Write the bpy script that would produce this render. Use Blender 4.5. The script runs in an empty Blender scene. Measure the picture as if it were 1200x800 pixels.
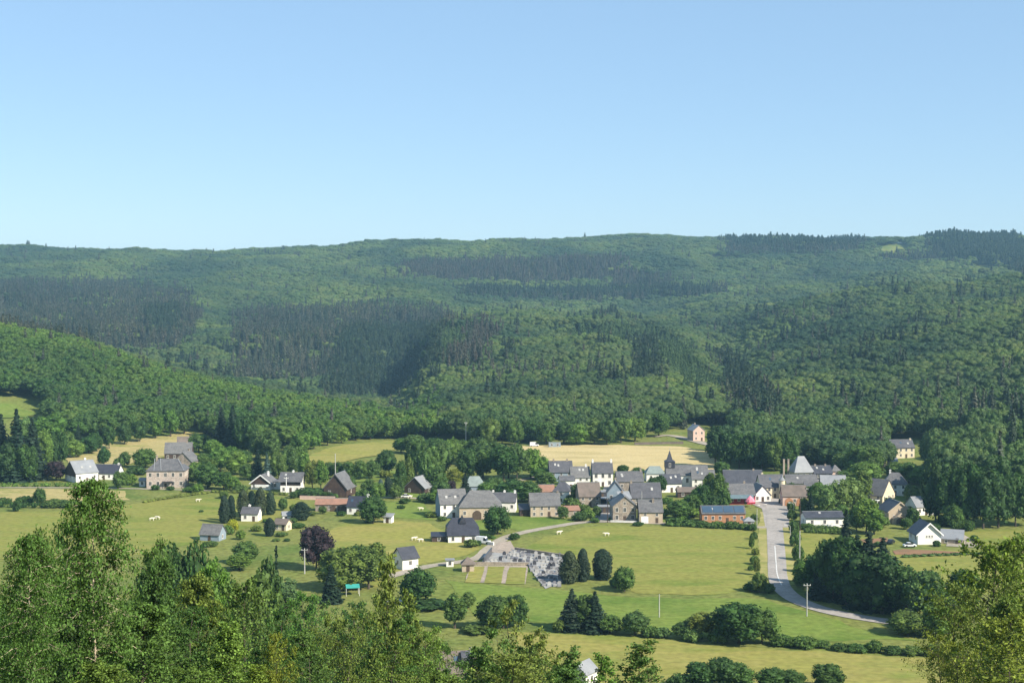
import bpy, bmesh, math, random
import numpy as np
from mathutils import Vector, geometry
R = math.radians
random.seed(7); rng = np.random.default_rng(7)
S = bpy.context.scene
C = S.collection

# ------------------------------------------------------------------ camera, sky, sun, exposure
F, H, HOR = 1666.67, 84.0, 340.0                     # focal length in photo pixels, camera height over the valley, horizon row
PITCH = math.atan((400 - HOR) / F)
cam = bpy.data.objects.new('camera', bpy.data.cameras.new('camera')); C.objects.link(cam)
cam.data.lens = 50; cam.data.sensor_width = 36
cam.data.clip_start = 0.5; cam.data.clip_end = 40000
cam.location = (0, 0, H); cam.rotation_euler = (math.pi/2 - PITCH, 0, 0)
S.camera = cam
SUN_EL, SUN_AZ = R(37), R(126)                       # azimuth clockwise from +Y (the view direction)
W = bpy.data.worlds.new('World'); S.world = W; W.use_nodes = True
wn = W.node_tree.nodes; wl = W.node_tree.links
sky = wn.new('ShaderNodeTexSky'); sky.sky_type = 'NISHITA'; sky.sun_disc = False
sky.sun_elevation = SUN_EL; sky.sun_rotation = SUN_AZ
sky.altitude = 300; sky.air_density = 0.95; sky.dust_density = 0.15; sky.ozone_density = 3.0
mixs = wn.new('ShaderNodeMix'); mixs.data_type = 'RGBA'; mixs.inputs['Factor'].default_value = .52       # even out the pale band near the horizon
mixs.inputs['B'].default_value = (2.55, 4.1, 5.9, 1)
wl.new(sky.outputs[0], mixs.inputs['A']); wl.new(mixs.outputs['Result'], wn['Background'].inputs[0]); wn['Background'].inputs[1].default_value = 0.085
sun = bpy.data.objects.new('sun', bpy.data.lights.new('sun', 'SUN')); C.objects.link(sun)
sun.data.energy = 4.8; sun.data.angle = R(0.5); sun.data.color = (1.0, 0.93, 0.80)
sd = Vector((math.sin(SUN_AZ)*math.cos(SUN_EL), math.cos(SUN_AZ)*math.cos(SUN_EL), math.sin(SUN_EL)))
sun.rotation_euler = (-sd).to_track_quat('-Z', 'Y').to_euler()
S.view_settings.view_transform = 'Standard'; S.view_settings.look = 'None'
S.view_settings.gamma = 1; S.view_settings.use_curve_mapping = False
S.view_settings.exposure = 0.88
S.render.engine = 'CYCLES'
S.cycles.max_bounces = 5; S.cycles.diffuse_bounces = 2; S.cycles.transmission_bounces = 3
S.cycles.volume_bounces = 0; S.cycles.glossy_bounces = 2; S.cycles.caustics_reflective = False

# ------------------------------------------------------------------ materials
def nd(nt, t, **kw):
    n = nt.nodes.new(t)
    for k, v in kw.items(): setattr(n, k, v)
    return n
def mat(name, c1, c2=None, scale=1.0, rough=0.85, spec=0.2, c3=None, fine=None, stretch=None, bump=0.0, vary=0):
    """two- or three-colour noise material in object/world space"""
    m = bpy.data.materials.new(name); m.use_nodes = True; nt = m.node_tree
    b = nt.nodes['Principled BSDF']; b.inputs['Roughness'].default_value = rough
    b.inputs['Specular IOR Level'].default_value = spec
    if c2 is None: c2 = tuple(x*0.78 for x in c1)
    g = nd(nt, 'ShaderNodeNewGeometry')
    src = g.outputs['Position']
    if stretch:
        mp = nd(nt, 'ShaderNodeMapping'); mp.inputs['Scale'].default_value = stretch
        nt.links.new(src, mp.inputs[0]); src = mp.outputs[0]
    n = nd(nt, 'ShaderNodeTexNoise'); n.inputs['Scale'].default_value = scale; n.inputs['Detail'].default_value = 5
    n.inputs['Roughness'].default_value = 0.62
    nt.links.new(src, n.inputs['Vector'])
    r = nd(nt, 'ShaderNodeValToRGB'); e = r.color_ramp.elements
    e[0].position = .36; e[0].color = (*c1, 1); e[1].position = .64; e[1].color = (*c2, 1)
    if c3:
        k = e.new(.5); k.color = (*c3, 1)
    nt.links.new(n.outputs['Fac'], r.inputs[0]); col = r.outputs[0]
    if fine:
        n2 = nd(nt, 'ShaderNodeTexNoise'); n2.inputs['Scale'].default_value = fine[0]; n2.inputs['Detail'].default_value = 3
        nt.links.new(g.outputs['Position'], n2.inputs['Vector'])
        mr = nd(nt, 'ShaderNodeMapRange'); mr.inputs['From Min'].default_value = .3; mr.inputs['From Max'].default_value = .7
        mr.inputs['To Min'].default_value = 1 - fine[1]; mr.inputs['To Max'].default_value = 1 + fine[1]
        nt.links.new(n2.outputs['Fac'], mr.inputs[0])
        mx = nd(nt, 'ShaderNodeVectorMath', operation='SCALE'); nt.links.new(col, mx.inputs[0]); nt.links.new(mr.outputs[0], mx.inputs['Scale'])
        col = mx.outputs[0]
    if vary:
        oi = nd(nt, 'ShaderNodeObjectInfo'); rr = nd(nt, 'ShaderNodeValToRGB'); ke = rr.color_ramp.elements
        ke[0].color = (1-vary, 1-vary, 1-vary*.8, 1); ke[1].color = (1+vary, 1+vary*.9, 1+vary*.6, 1); nt.links.new(oi.outputs['Random'], rr.inputs[0])
        vm = nd(nt, 'ShaderNodeVectorMath', operation='MULTIPLY'); nt.links.new(col, vm.inputs[0]); nt.links.new(rr.outputs[0], vm.inputs[1]); col = vm.outputs[0]
    nt.links.new(col, b.inputs['Base Color'])
    if bump:
        bp = nd(nt, 'ShaderNodeBump'); bp.inputs['Strength'].default_value = bump; bp.inputs['Distance'].default_value = .3
        nt.links.new(n.outputs['Fac'], bp.inputs['Height']); nt.links.new(bp.outputs[0], b.inputs['Normal'])
    return m
def leafmat(name, stops, transl=0.28, isl=0.35, patch=0):
    """foliage: hue by plant (object random), brightness by leaf (island random), tint by object colour"""
    m = bpy.data.materials.new(name); m.use_nodes = True; nt = m.node_tree
    b = nt.nodes['Principled BSDF']; b.inputs['Roughness'].default_value = .62; b.inputs['Specular IOR Level'].default_value = .18
    oi = nd(nt, 'ShaderNodeObjectInfo'); ge = nd(nt, 'ShaderNodeNewGeometry')
    r = nd(nt, 'ShaderNodeValToRGB'); e = r.color_ramp.elements
    e[0].color = (*stops[0], 1); e[1].color = (*stops[-1], 1)
    for i, c in enumerate(stops[1:-1]): k = e.new((i+1)/(len(stops)-1)); k.color = (*c, 1)
    nt.links.new(oi.outputs['Random'], r.inputs[0])
    mr = nd(nt, 'ShaderNodeMapRange'); mr.inputs['To Min'].default_value = 1-isl; mr.inputs['To Max'].default_value = 1+isl
    nt.links.new(ge.outputs['Random Per Island'], mr.inputs[0])
    v = nd(nt, 'ShaderNodeVectorMath', operation='MULTIPLY'); nt.links.new(r.outputs[0], v.inputs[0]); nt.links.new(oi.outputs['Color'], v.inputs[1])
    s = nd(nt, 'ShaderNodeVectorMath', operation='SCALE'); nt.links.new(v.outputs[0], s.inputs[0]); nt.links.new(mr.outputs[0], s.inputs['Scale'])
    if patch:
        n = nd(nt, 'ShaderNodeTexNoise'); n.inputs['Scale'].default_value = .0055; n.inputs['Detail'].default_value = 4.5; nt.links.new(oi.outputs['Location'], n.inputs['Vector'])
        pr = nd(nt, 'ShaderNodeValToRGB'); k = pr.color_ramp.elements; k[0].position = .36; k[1].position = .64
        k[0].color = (1-patch*.75, 1-patch*.6, 1-patch*.2, 1); k[1].color = (1+patch*.55, 1+patch*.4, 1+patch*.1, 1)
        nt.links.new(n.outputs['Fac'], pr.inputs[0]); pm = nd(nt, 'ShaderNodeVectorMath', operation='MULTIPLY')
        nt.links.new(s.outputs[0], pm.inputs[0]); nt.links.new(pr.outputs[0], pm.inputs[1]); s = pm
    nt.links.new(s.outputs[0], b.inputs['Base Color'])
    t = nd(nt, 'ShaderNodeBsdfTranslucent')
    s2 = nd(nt, 'ShaderNodeVectorMath', operation='MULTIPLY'); nt.links.new(s.outputs[0], s2.inputs[0]); s2.inputs[1].default_value = (1.5, 1.5, .8)
    nt.links.new(s2.outputs[0], t.inputs[0])
    mx = nd(nt, 'ShaderNodeMixShader'); mx.inputs[0].default_value = transl
    nt.links.new(b.outputs[0], mx.inputs[1]); nt.links.new(t.outputs[0], mx.inputs[2])
    nt.links.new(mx.outputs[0], nt.nodes['Material Output'].inputs[0])
    return m
M = dict(
    leaf=leafmat('leaf', [(.058,.115,.024), (.085,.145,.030), (.070,.125,.034), (.105,.155,.034), (.066,.132,.030)], .3, .45),
    far_leaf=leafmat('far_leaf', [(.074,.128,.038), (.090,.144,.040), (.102,.138,.046), (.078,.132,.036), (.112,.150,.046), (.062,.108,.036)], .4, .14, .7),
    spur_leaf=leafmat('spur_leaf', [(.075,.150,.026), (.100,.175,.032), (.074,.132,.030), (.115,.175,.036), (.056,.115,.028)], .36, .2, .5),
    near_wood=leafmat('near_wood', [(.054,.104,.030), (.070,.128,.034), (.084,.130,.042), (.062,.116,.030), (.100,.148,.042), (.046,.090,.032)], .3, .35, .4),
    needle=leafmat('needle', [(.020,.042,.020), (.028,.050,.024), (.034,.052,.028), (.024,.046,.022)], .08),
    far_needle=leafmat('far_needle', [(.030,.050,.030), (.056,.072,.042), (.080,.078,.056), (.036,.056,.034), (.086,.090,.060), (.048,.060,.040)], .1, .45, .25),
    young_needle=leafmat('young_needle', [(.048,.088,.030), (.058,.098,.034)], .1),
    brown_needle=leafmat('brown_needle', [(.060,.064,.048), (.078,.068,.054), (.050,.062,.044), (.086,.074,.058)], .08),
    near_leaf=leafmat('near_leaf', [(.062,.130,.026), (.085,.150,.030), (.105,.160,.036)], .22, .6),
    copper=leafmat('copper', [(.030,.020,.024), (.036,.022,.026)], .12),
    bark=mat('bark', (.10,.08,.06), (.06,.05,.04), 2.0), birch_bark=mat('birch_bark', (.62,.52,.38), (.30,.24,.17), 3.0, stretch=(1,1,3)),
    land=mat('land', (.140,.168,.040), (.100,.140,.032), .022, 1, .05, (.165,.175,.05), (.55,.32)),
    straw=mat('straw', (.43,.34,.165), (.37,.30,.14), .018, 1, .05, (.47,.375,.19), (.9,.14), (1,3.5,1)),
    meadow=mat('meadow', (.180,.200,.045), (.135,.172,.034), .022, 1, .05, (.21,.205,.054), (.5,.18), (1,2.4,1)),
    pasture=mat('pasture', (.225,.220,.055), (.165,.195,.042), .020, 1, .05, (.25,.225,.066), (.5,.18), (1,2,1)),
    lush=mat('lush', (.125,.185,.034), (.095,.150,.028), .03, 1, .05, (.150,.192,.042), (.5,.2)),
    dry=mat('dry', (.31,.265,.11), (.20,.21,.06), .04, 1, .05, (.36,.29,.13), (.6,.2), (1,2.5,1)),
    verge=mat('verge', (.34,.29,.12), (.20,.21,.06), .12, 1, .05),
    soil=mat('soil', (.26,.145,.085), (.18,.12,.07), .15, 1, .05),
    asphalt=mat('asphalt', (.34,.305,.275), (.27,.245,.22), .11, .9, .2, None, (.8,.14)),
    pink_gravel=mat('pink_gravel', (.36,.29,.235), (.26,.22,.18), .2, .95, .1, None, (1.5,.2)), gravel=mat('gravel', (.36,.31,.25), (.27,.24,.19), .12, .95, .1, None, (1.5,.15)),
    paint=mat('paint', (.60,.585,.55), (.48,.47,.44), .6),
    white=mat('white', (.79,.77,.73), (.66,.63,.57), .35, .85, .2, None, (1.4,.07), (1,1,.5), 0, .04), cream=mat('cream', (.66,.57,.40), (.56,.48,.34), .5),
    stone=mat('stone', (.34,.285,.225), (.23,.195,.16), .7, .9, .1, None, (3,.25), None, 0, .15), villa=mat('villa', (.47,.385,.32), (.36,.30,.255), .6, .9, .1, None, (2.5,.25)), tan=mat('tan', (.46,.37,.27), (.37,.30,.22), .9),
    pink=mat('pink', (.60,.42,.34), (.50,.36,.29), .8), brick=mat('brick', (.42,.20,.11), (.34,.17,.09), .8),
    greyblue=mat('greyblue', (.25,.30,.34), (.20,.25,.29), .7), wood=mat('wood', (.085,.055,.042), (.05,.035,.03), .8),
    red=mat('red', (.36,.035,.06), (.28,.03,.05), .8), yellow=mat('yellow', (.50,.48,.16), (.42,.40,.14), .6),
    slate=mat('slate', (.122,.120,.122), (.088,.087,.092), .28, .55, .35, None, (1.5,.2), (1,1,3), 0, .28),
    dark_slate=mat('dark_slate', (.050,.052,.066), (.036,.038,.05), .4, .5, .4, None, (1.5,.2), None, 0, .3),
    zinc=mat('zinc', (.255,.26,.265), (.20,.205,.215), .3, .5, .4), brown_roof=mat('brown_roof', (.17,.135,.115), (.12,.10,.085), .4, .8),
    red_roof=mat('red_roof', (.30,.165,.115), (.22,.125,.09), .5, .8), green_roof=mat('green_roof', (.22,.26,.24), (.17,.20,.19), .4, .7),
    glass=mat('glass', (.030,.034,.040), (.020,.024,.03), 1, .12, .5), frame=mat('frame', (.70,.66,.60), (.60,.56,.5), 1),
    door=mat('door', (.10,.07,.05), None, 1), solar=mat('solar', (.050,.085,.13), (.04,.07,.11), .2, .4, .4),
    fascia=mat('fascia', (.80,.79,.76), None, 1), metal=mat('metal', (.42,.41,.38), (.34,.33,.31), 1, .6, .3),
    granite=mat('granite', (.30,.295,.29), (.17,.17,.18), .4, .6, .3, None, None, None, 0, .4), dark_granite=mat('dark_granite', (.06,.06,.07), None, .6, .3, .4),
    rubber=mat('rubber', (.02,.02,.02)), car_dark=mat('car_dark', (.02,.022,.03), None, 1, .25, .5), car_white=mat('car_white', (.75,.75,.74), None, 1, .25, .5),
    parasol=mat('parasol', (.80,.25,.32), None, 1), teal=mat('teal', (.05,.32,.28), None, 1, .5), awning=mat('awning', (.12,.17,.19), None, 1),
    hide=mat('hide', (.74,.68,.55), (.62,.55,.42), 2), water=mat('pool_cover', (.04,.45,.40), (.05,.5,.45), .5, .4))

# ------------------------------------------------------------------ terrain
DK = [4, 40, 100, 180, 265, 320, 500, 700, 760, 900, 1050, 1300, 1600, 1900, 2300, 2800, 3400, 4200, 5500, 7600]
# ground rows (photo pixels) of the hills by column, for the distances from 760 m to 5500 m
HILL = {
 -900: [500, 425, 370, 380, 415, 395, 362, 333, 303, 305, 300],
 -150: [512, 440, 376, 392, 425, 400, 365, 335, 303, 305, 297],
    0: [520, 458, 396, 405, 425, 400, 365, 332, 298, 305, 295],
  100: [522, 465, 415, 420, 430, 402, 366, 332, 298, 305, 297],
  200: [524, 482, 452, 450, 440, 405, 368, 334, 299, 306, 302],
  300: [524, 494, 474, 470, 462, 404, 368, 334, 298, 306, 303],
  400: [522, 502, 489, 488, 474, 404, 368, 332, 293, 305, 303],
  440: [524, 506, 494, 492, 480, 410, 369, 331, 291, 305, 303],
  470: [524, 510, 500, 490, 476, 420, 370, 330, 290, 304, 303],
  512: [524, 502, 482, 447, 390, 382, 374, 330, 288, 300, 303],
  560: [524, 498, 474, 444, 398, 378, 380, 335, 287, 299, 303],
  600: [524, 496, 470, 442, 404, 374, 391, 344, 286, 297, 303],
  700: [524, 490, 462, 431, 394, 377, 393, 345, 283, 294, 303],
  730: [524, 490, 463, 432, 396, 379, 393, 345, 283, 294, 303],
  750: [524, 500, 482, 456, 416, 386, 390, 345, 283, 294, 303],
  772: [524, 492, 466, 434, 402, 381, 388, 344, 283, 294, 303],
  800: [524, 496, 473, 440, 408, 384, 384, 343, 283, 294, 303],
  850: [524, 500, 484, 456, 420, 392, 373, 343, 284, 294, 303],
  920: [524, 500, 472, 430, 396, 372, 363, 338, 284, 294, 303],
 1000: [524, 490, 456, 412, 376, 359, 363, 330, 286, 294, 303],
 1100: [515, 470, 436, 396, 362, 351, 354, 320, 284, 292, 303],
 1200: [508, 456, 421, 381, 356, 346, 342, 318, 284, 292, 303],
 1400: [500, 440, 405, 365, 345, 338, 335, 312, 284, 292, 303],
 2100: [490, 425, 390, 350, 330, 330, 325, 305, 280, 290, 303]}
PXG = np.arange(-900, 2101, 10.0); DG = np.exp(np.linspace(math.log(4), math.log(7600), 460))
def _table():
    cols = sorted(HILL); zc = []
    for c in cols:
        z = [82.5, 70, 50, 24, 3, 0, 0, 0] + [H - d*(y-HOR)/F for d, y in zip(DK[8:19], HILL[c])]
        z += [z[-1] - 60]
        zc.append(np.interp(DG, DK, z))
    zc = np.array(zc); T = np.empty((len(PXG), len(DG)))
    for j in range(len(DG)): T[:, j] = np.interp(PXG, cols, zc[:, j])
    def blur(a, k, ax):
        p = np.pad(a, [(k, k) if i == ax else (0, 0) for i in range(2)], 'edge'); cs = np.cumsum(p, ax)
        n = a.shape[ax]; w = 2*k+1
        cs = np.insert(cs, 0, 0, ax)
        return (np.take(cs, range(w, w+n), ax) - np.take(cs, range(0, n), ax)) / w
    for _ in range(2): T = blur(blur(T, 2, 1), 1, 0)
    # rolling ground in the hills only
    X = (PXG[:, None]-600)/F*DG[None]; Y = np.broadcast_to(DG[None], X.shape)
    amp = np.clip((Y-850)/600, 0, 1)
    n = np.zeros_like(X)
    for k, (wv, a) in enumerate([(620, 7), (310, 4.5), (170, 3), (95, 1.6)]):
        for q in range(3):
            th = rng.uniform(0, 6.28); ph = rng.uniform(0, 6.28)
            n += a*.6*np.sin((X*math.cos(th)+Y*math.sin(th))*6.283/wv + ph)
    return T + n*amp
TAB = _table(); LD0, LDS = math.log(4), math.log(7600/4)/(len(DG)-1)
def gz(x, y):
    x = np.asarray(x, float); y = np.maximum(np.asarray(y, float), 4.01)
    u = np.clip((600 + F*x/y + 900)/10, 0, len(PXG)-1.001); v = np.clip((np.log(y)-LD0)/LDS, 0, len(DG)-1.001)
    i = u.astype(int); j = v.astype(int); a = u-i; b = v-j
    # same interpolation in y as the mesh (linear in distance)
    b = (y - DG[j])/(DG[j+1]-DG[j])
    return (TAB[i, j]*(1-a)+TAB[i+1, j]*a)*(1-b) + (TAB[i, j+1]*(1-a)+TAB[i+1, j+1]*a)*b
_DS = np.exp(np.linspace(math.log(292), math.log(7000), 6000))
def at(px, py):
    """ground point seen at a photo pixel"""
    dx, dy = (px-600)/F, (400-py)/F
    f = math.cos(PITCH) + math.sin(PITCH)*dy; g = -math.sin(PITCH) + math.cos(PITCH)*dy
    t = _DS/f; z = H + t*g; hit = np.nonzero(z < gz(dx*t, _DS))[0]
    k = hit[0] if len(hit) else len(_DS)-1
    x, y = dx*t[k], _DS[k]
    return Vector((x, y, float(gz(x, y))))
def pix(x, y, z):
    dz = z - H; f = y*math.cos(PITCH) - dz*math.sin(PITCH); u = y*math.sin(PITCH) + dz*math.cos(PITCH)
    return 600 + F*x/f, 400 - F*u/f

# ------------------------------------------------------------------ object helpers
def link(o, parent=None):
    C.objects.link(o)
    if parent: o.parent = parent
    return o
def obj(name, me, m=None, parent=None, loc=None, rz=None):
    if m is not None and not me.materials: me.materials.append(M[m] if isinstance(m, str) else m)
    o = bpy.data.objects.new(name, me); link(o, parent)
    if loc is not None: o.location = loc
    if rz is not None: o.rotation_euler.z = rz
    return o
def tag(o, label=None, cat=None, group=None, kind=None):
    if label: o['label'] = label
    if cat: o['category'] = cat
    if group: o['group'] = group
    if kind: o['kind'] = kind
    return o
def empty(name, loc, rz=0):
    o = bpy.data.objects.new(name, None); link(o); o.location = loc; o.rotation_euler.z = rz; o.empty_display_size = 1; return o
class MB:
    """collects polygons, becomes ONE mesh"""
    def __init__(s): s.v = []; s.f = []; s.n = 0
    def add(s, V, Fc):
        V = np.asarray(V, float).reshape(-1, 3); s.v.append(V)
        s.f += [tuple(int(i)+s.n for i in f) for f in Fc]; s.n += len(V); return s
    def box(s, c, d, rz=0):
        x, y, z = [k/2 for k in d]
        V = np.array([(-x,-y,-z),(x,-y,-z),(x,y,-z),(-x,y,-z),(-x,-y,z),(x,-y,z),(x,y,z),(-x,y,z)])
        if rz:
            cs, sn = math.cos(rz), math.sin(rz); V = V @ np.array([(cs, sn, 0), (-sn, cs, 0), (0, 0, 1)])
        return s.add(V+np.array(c), [(0,3,2,1),(4,5,6,7),(0,1,5,4),(1,2,6,5),(2,3,7,6),(3,0,4,7)])
    def prism(s, poly, axis, a, b):
        """extrude a 2-D polygon along axis ('x' or 'y') from a to b; poly in (other, z)"""
        n = len(poly); V = []
        for t in (a, b):
            for p, z in poly: V.append((t, p, z) if axis == 'x' else (p, t, z))
        Fc = [tuple(range(n))[::-1], tuple(range(n, 2*n))] + [(i, (i+1) % n, n+(i+1) % n, n+i) for i in range(n)]
        return s.add(V, Fc)
    def tube(s, pts, rad, k=6):
        pts = [Vector(p) for p in pts]; V = []
        for i, p in enumerate(pts):
            t = (pts[min(i+1, len(pts)-1)] - pts[max(i-1, 0)]).normalized()
            a = t.cross(Vector((0.31, 0.95, 0.02))).normalized() if abs(t.y) < .95 else t.cross(Vector((1, 0, 0))).normalized(); b = t.cross(a)
            for q in range(k):
                th = 6.2832*q/k; V.append(p + (a*math.cos(th)+b*math.sin(th))*rad[i])
        Fc = [(i*k+q, i*k+(q+1) % k, (i+1)*k+(q+1) % k, (i+1)*k+q) for i in range(len(pts)-1) for q in range(k)]
        Fc += [tuple(range(k))[::-1], tuple(range((len(pts)-1)*k, len(pts)*k))]
        return s.add([tuple(v) for v in V], Fc)
    def mesh(s, name, fix=True, smooth=False):
        me = bpy.data.meshes.new(name); me.from_pydata(np.concatenate(s.v).tolist(), [], s.f)
        if fix:
            bm = bmesh.new(); bm.from_mesh(me); bmesh.ops.recalc_face_normals(bm, faces=bm.faces); bm.to_mesh(me); bm.free()
        if smooth: me.polygons.foreach_set('use_smooth', [True]*len(me.polygons))
        me.update(); return me

# ------------------------------------------------------------------ ground sheet
def build_ground():
    nu, nv = len(PXG), len(DG)
    X = (PXG[:, None]-600)/F*DG[None]; Y = np.broadcast_to(DG[None], X.shape)
    V = np.stack([X, Y, TAB], -1).reshape(-1, 3)
    i, j = np.meshgrid(np.arange(nu-1), np.arange(nv-1), indexing='ij'); a = (i*nv+j).ravel()
    Q = np.stack([a, a+nv, a+nv+1, a+1], 1)
    me = bpy.data.meshes.new('ground'); me.vertices.add(len(V)); me.vertices.foreach_set('co', V.ravel())
    me.loops.add(Q.size); me.loops.foreach_set('vertex_index', Q.ravel()); me.polygons.add(len(Q))
    me.polygons.foreach_set('loop_start', np.arange(0, Q.size, 4)); me.polygons.foreach_set('use_smooth', np.ones(len(Q), bool))
    me.update(); me.validate()
    tag(obj('ground', me, 'land'), 'grassy valley floor rising to the hillsides', None, None, 'structure')
build_ground()
def densify(P, step):
    out = []
    for k in range(len(P)):
        a, b = Vector(P[k]), Vector(P[(k+1) % len(P)]); n = max(1, int((b-a).length/step))
        for q in range(n): out.append(a.lerp(b, q/n))
    return out
def sheet(name, poly_w, m, off=.06, step=7, wob=1.7, label=None):
    """a polygon (world x, y) laid on the ground"""
    P = densify([Vector((p[0], p[1])) for p in poly_w], step)
    P = [p + Vector((random.uniform(-wob, wob), random.uniform(-wob, wob))) for p in P]; n = len(P)
    xs = [p.x for p in P]; ys = [p.y for p in P]; pts = list(P)
    for x in np.arange(min(xs)+step/2, max(xs), step):
        for y in np.arange(min(ys)+step/2, max(ys), step):
            pts.append(Vector((x+random.uniform(-1, 1), y+random.uniform(-1, 1))))
    v, _, f, *_ = geometry.delaunay_2d_cdt(pts, [], [list(range(n))], 1, 1e-4)
    z = gz([p.x for p in v], [p.y for p in v]) + off
    me = bpy.data.meshes.new(name); me.from_pydata([(p.x, p.y, float(c)) for p, c in zip(v, z)], [], [tuple(q) for q in f])
    bm = bmesh.new(); bm.from_mesh(me)
    for q in bm.faces:
        if q.normal.z < 0: q.normal_flip()
    bm.to_mesh(me); bm.free()
    me.polygons.foreach_set('use_smooth', [True]*len(me.polygons))
    return tag(obj(name, me, m), label, None, None, 'structure')
def field(name, px, m, off=.06, **kw): return sheet(name, [at(*p).xy for p in px], m, off, **kw)
def strip_poly(line, w):
    L = []; Rr = []
    for i, p in enumerate(line):
        t = (Vector(line[min(i+1, len(line)-1)]) - Vector(line[max(i-1, 0)])); n = Vector((-t.y, t.x)).normalized()*w/2
        L.append(Vector(p)+n); Rr.append(Vector(p)-n)
    return L + Rr[::-1]
def smooth_line(px, n=8):
    P = [at(*p).xy for p in px]; out = []
    for i in range(len(P)-1):
        a, b, c, d = P[max(i-1, 0)], P[i], P[i+1], P[min(i+2, len(P)-1)]
        for q in range(n):
            t = q/n; out.append(.5*((2*b)+(c-a)*t+(2*a-5*b+4*c-d)*t*t+(3*b-a-3*c+d)*t**3))
    return out + [P[-1]]
def road(name, px, w, m, off=.12, wob=.1, label=None): return sheet(name, strip_poly(smooth_line(px), w), m, off, 5, wob, label)

field('hay_field', [(590,523), (640,522), (740,522), (800,523), (832,530), (852,550), (760,552), (640,552), (612,540)], 'straw', .18)
field('meadow', [(608,644), (640,628), (700,615.5), (780,617), (888,622), (893,650), (888,688), (820,698), (745,694), (700,676), (655,655)], 'meadow', .08)
field('meadow', [(520,680), (650,690), (740,700), (900,702), (1000,735), (1080,750), (900,750), (700,738), (560,720)], 'lush', .06)
field('pasture', [(360,650), (380,622), (430,606), (500,612), (560,642), (545,652), (490,662), (440,690), (380,690)], 'pasture', .08)
field('meadow', [(-120,660), (-120,602), (100,598), (200,585), (300,581), (352,584), (330,606), (262,626), (180,650)], 'meadow', .07)
field('hay_field', [(-140,573), (60,573), (150,575), (150,586), (60,589), (-140,592)], 'dry', .09)
field('meadow', [(428,603), (440,590), (500,586), (505,610), (470,606)], 'lush', .09)
field('meadow', [(425,584), (510,584), (520,575), (470,572)], 'lush', .09)
field('meadow', [(590,618), (560,624), (555,612), (600,604), (650,606), (680,612), (620,624)], 'lush', .09)
field('hay_field', [(76,543), (84,526), (150,516), (222,506), (232,512), (222,530), (140,546)], 'dry', .3)
field('meadow', [(-60,490), (-60,469), (14,474), (44,485), (30,490)], 'lush', .5)
field('meadow', [(350,543), (372,530), (404,521), (470,516), (480,523), (440,534), (380,545)], 'pasture', .35)
field('meadow', [(405,566), (412,556), (472,551), (468,561)], 'lush', .3)
field('meadow', [(930,624), (975,622), (985,660), (962,690), (940,684)], 'meadow', .08)
field('meadow', [(1010,660), (1060,648), (1215,640), (1260,690), (1100,700), (1010,690)], 'meadow', .08)
field('meadow', [(1120,622), (1260,618), (1260,640), (1150,640)], 'meadow', .1)
field('meadow', [(600,738), (700,744), (850,756), (1000,766), (1110,772), (1300,790), (1300,806), (900,806), (600,806)], 'pasture', .06)
field('soil', [(1046,645.5), (1060,643.5), (1140,647.5), (1136,650), (1050,650)], 'soil', .14, wob=.3)
field('soil', [(1008,632), (1040,630), (1042,636), (1012,637)], 'soil', .14, wob=.3)
field('soil', [(540,537), (556,535), (566,545), (552,547)], 'soil', .2, wob=.3)
MAIN = [(905,580), (906,592), (908,620), (910,650), (912,678), (920,693), (940,706), (975,717), (1030,727), (1090,733)]
road('verge', [(908,600), (908,620), (910,650), (912,680)], 11, 'verge', .10, .5)
road('road', MAIN, 5.6, 'asphalt', .16, .05)
field('pavement', [(880,590), (884,581), (925,579), (928,590), (924,618), (897,618), (893,596)], 'asphalt', .12, wob=.1)
for k, seg in enumerate([[(908,640), (909.5,660), (911,674), (916,686)]]):
    road('road_marking', seg, .35, 'paint', .20, .0)
road('lane', [(455,676), (500,664), (556,655), (574,642), (598,628), (650,617), (700,611), (780,613.5), (850,617), (905,618)], 4.2, 'gravel', .13, .15)
road('lane', [(-100,571), (90,571.5), (220,574), (290,577), (355,580), (415,587)], 2.6, 'gravel', .12, .1)
road('lane', [(415,584), (470,583), (520,586)], 3, 'gravel', .13, .1)
road('lane', [(700,612), (709,600), (712,585), (716,568)], 5.5, 'asphalt', .11, .1)
road('lane', [(765,512), (790,511), (830,521), (850,527)], 7, 'gravel', .3, .2)
road('lane', [(565,573), (600,565), (635,557)], 3.5, 'gravel', .14, .1)
field('forecourt', [(574,647), (584,636), (598,634), (604,643), (594,649)], 'pink_gravel', .17, wob=.2)
field('forecourt', [(1108,640), (1112,627), (1128,626), (1150,638), (1150,642)], 'gravel', .16, wob=.2)
field('cemetery_ground', [(566,650), (606,643), (660,655), (662,682), (640,690), (625,672), (618,662), (566,661)], 'granite', .15, wob=.2)
field('lawn', [(552,664), (568,664), (563,683), (545,682.5)], 'pasture', .17, wob=.2)
field('lawn', [(572.5,664), (591,664), (587,684), (567.5,683.5)], 'meadow', .17, wob=.2)
field('lawn', [(596.5,665), (617,665), (615,685), (592,684.5)], 'meadow', .17, wob=.2)
field('cemetery_path', [(551,663), (619,663), (616,684.5), (545,682)], 'pink_gravel', .12, wob=.2)

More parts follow.
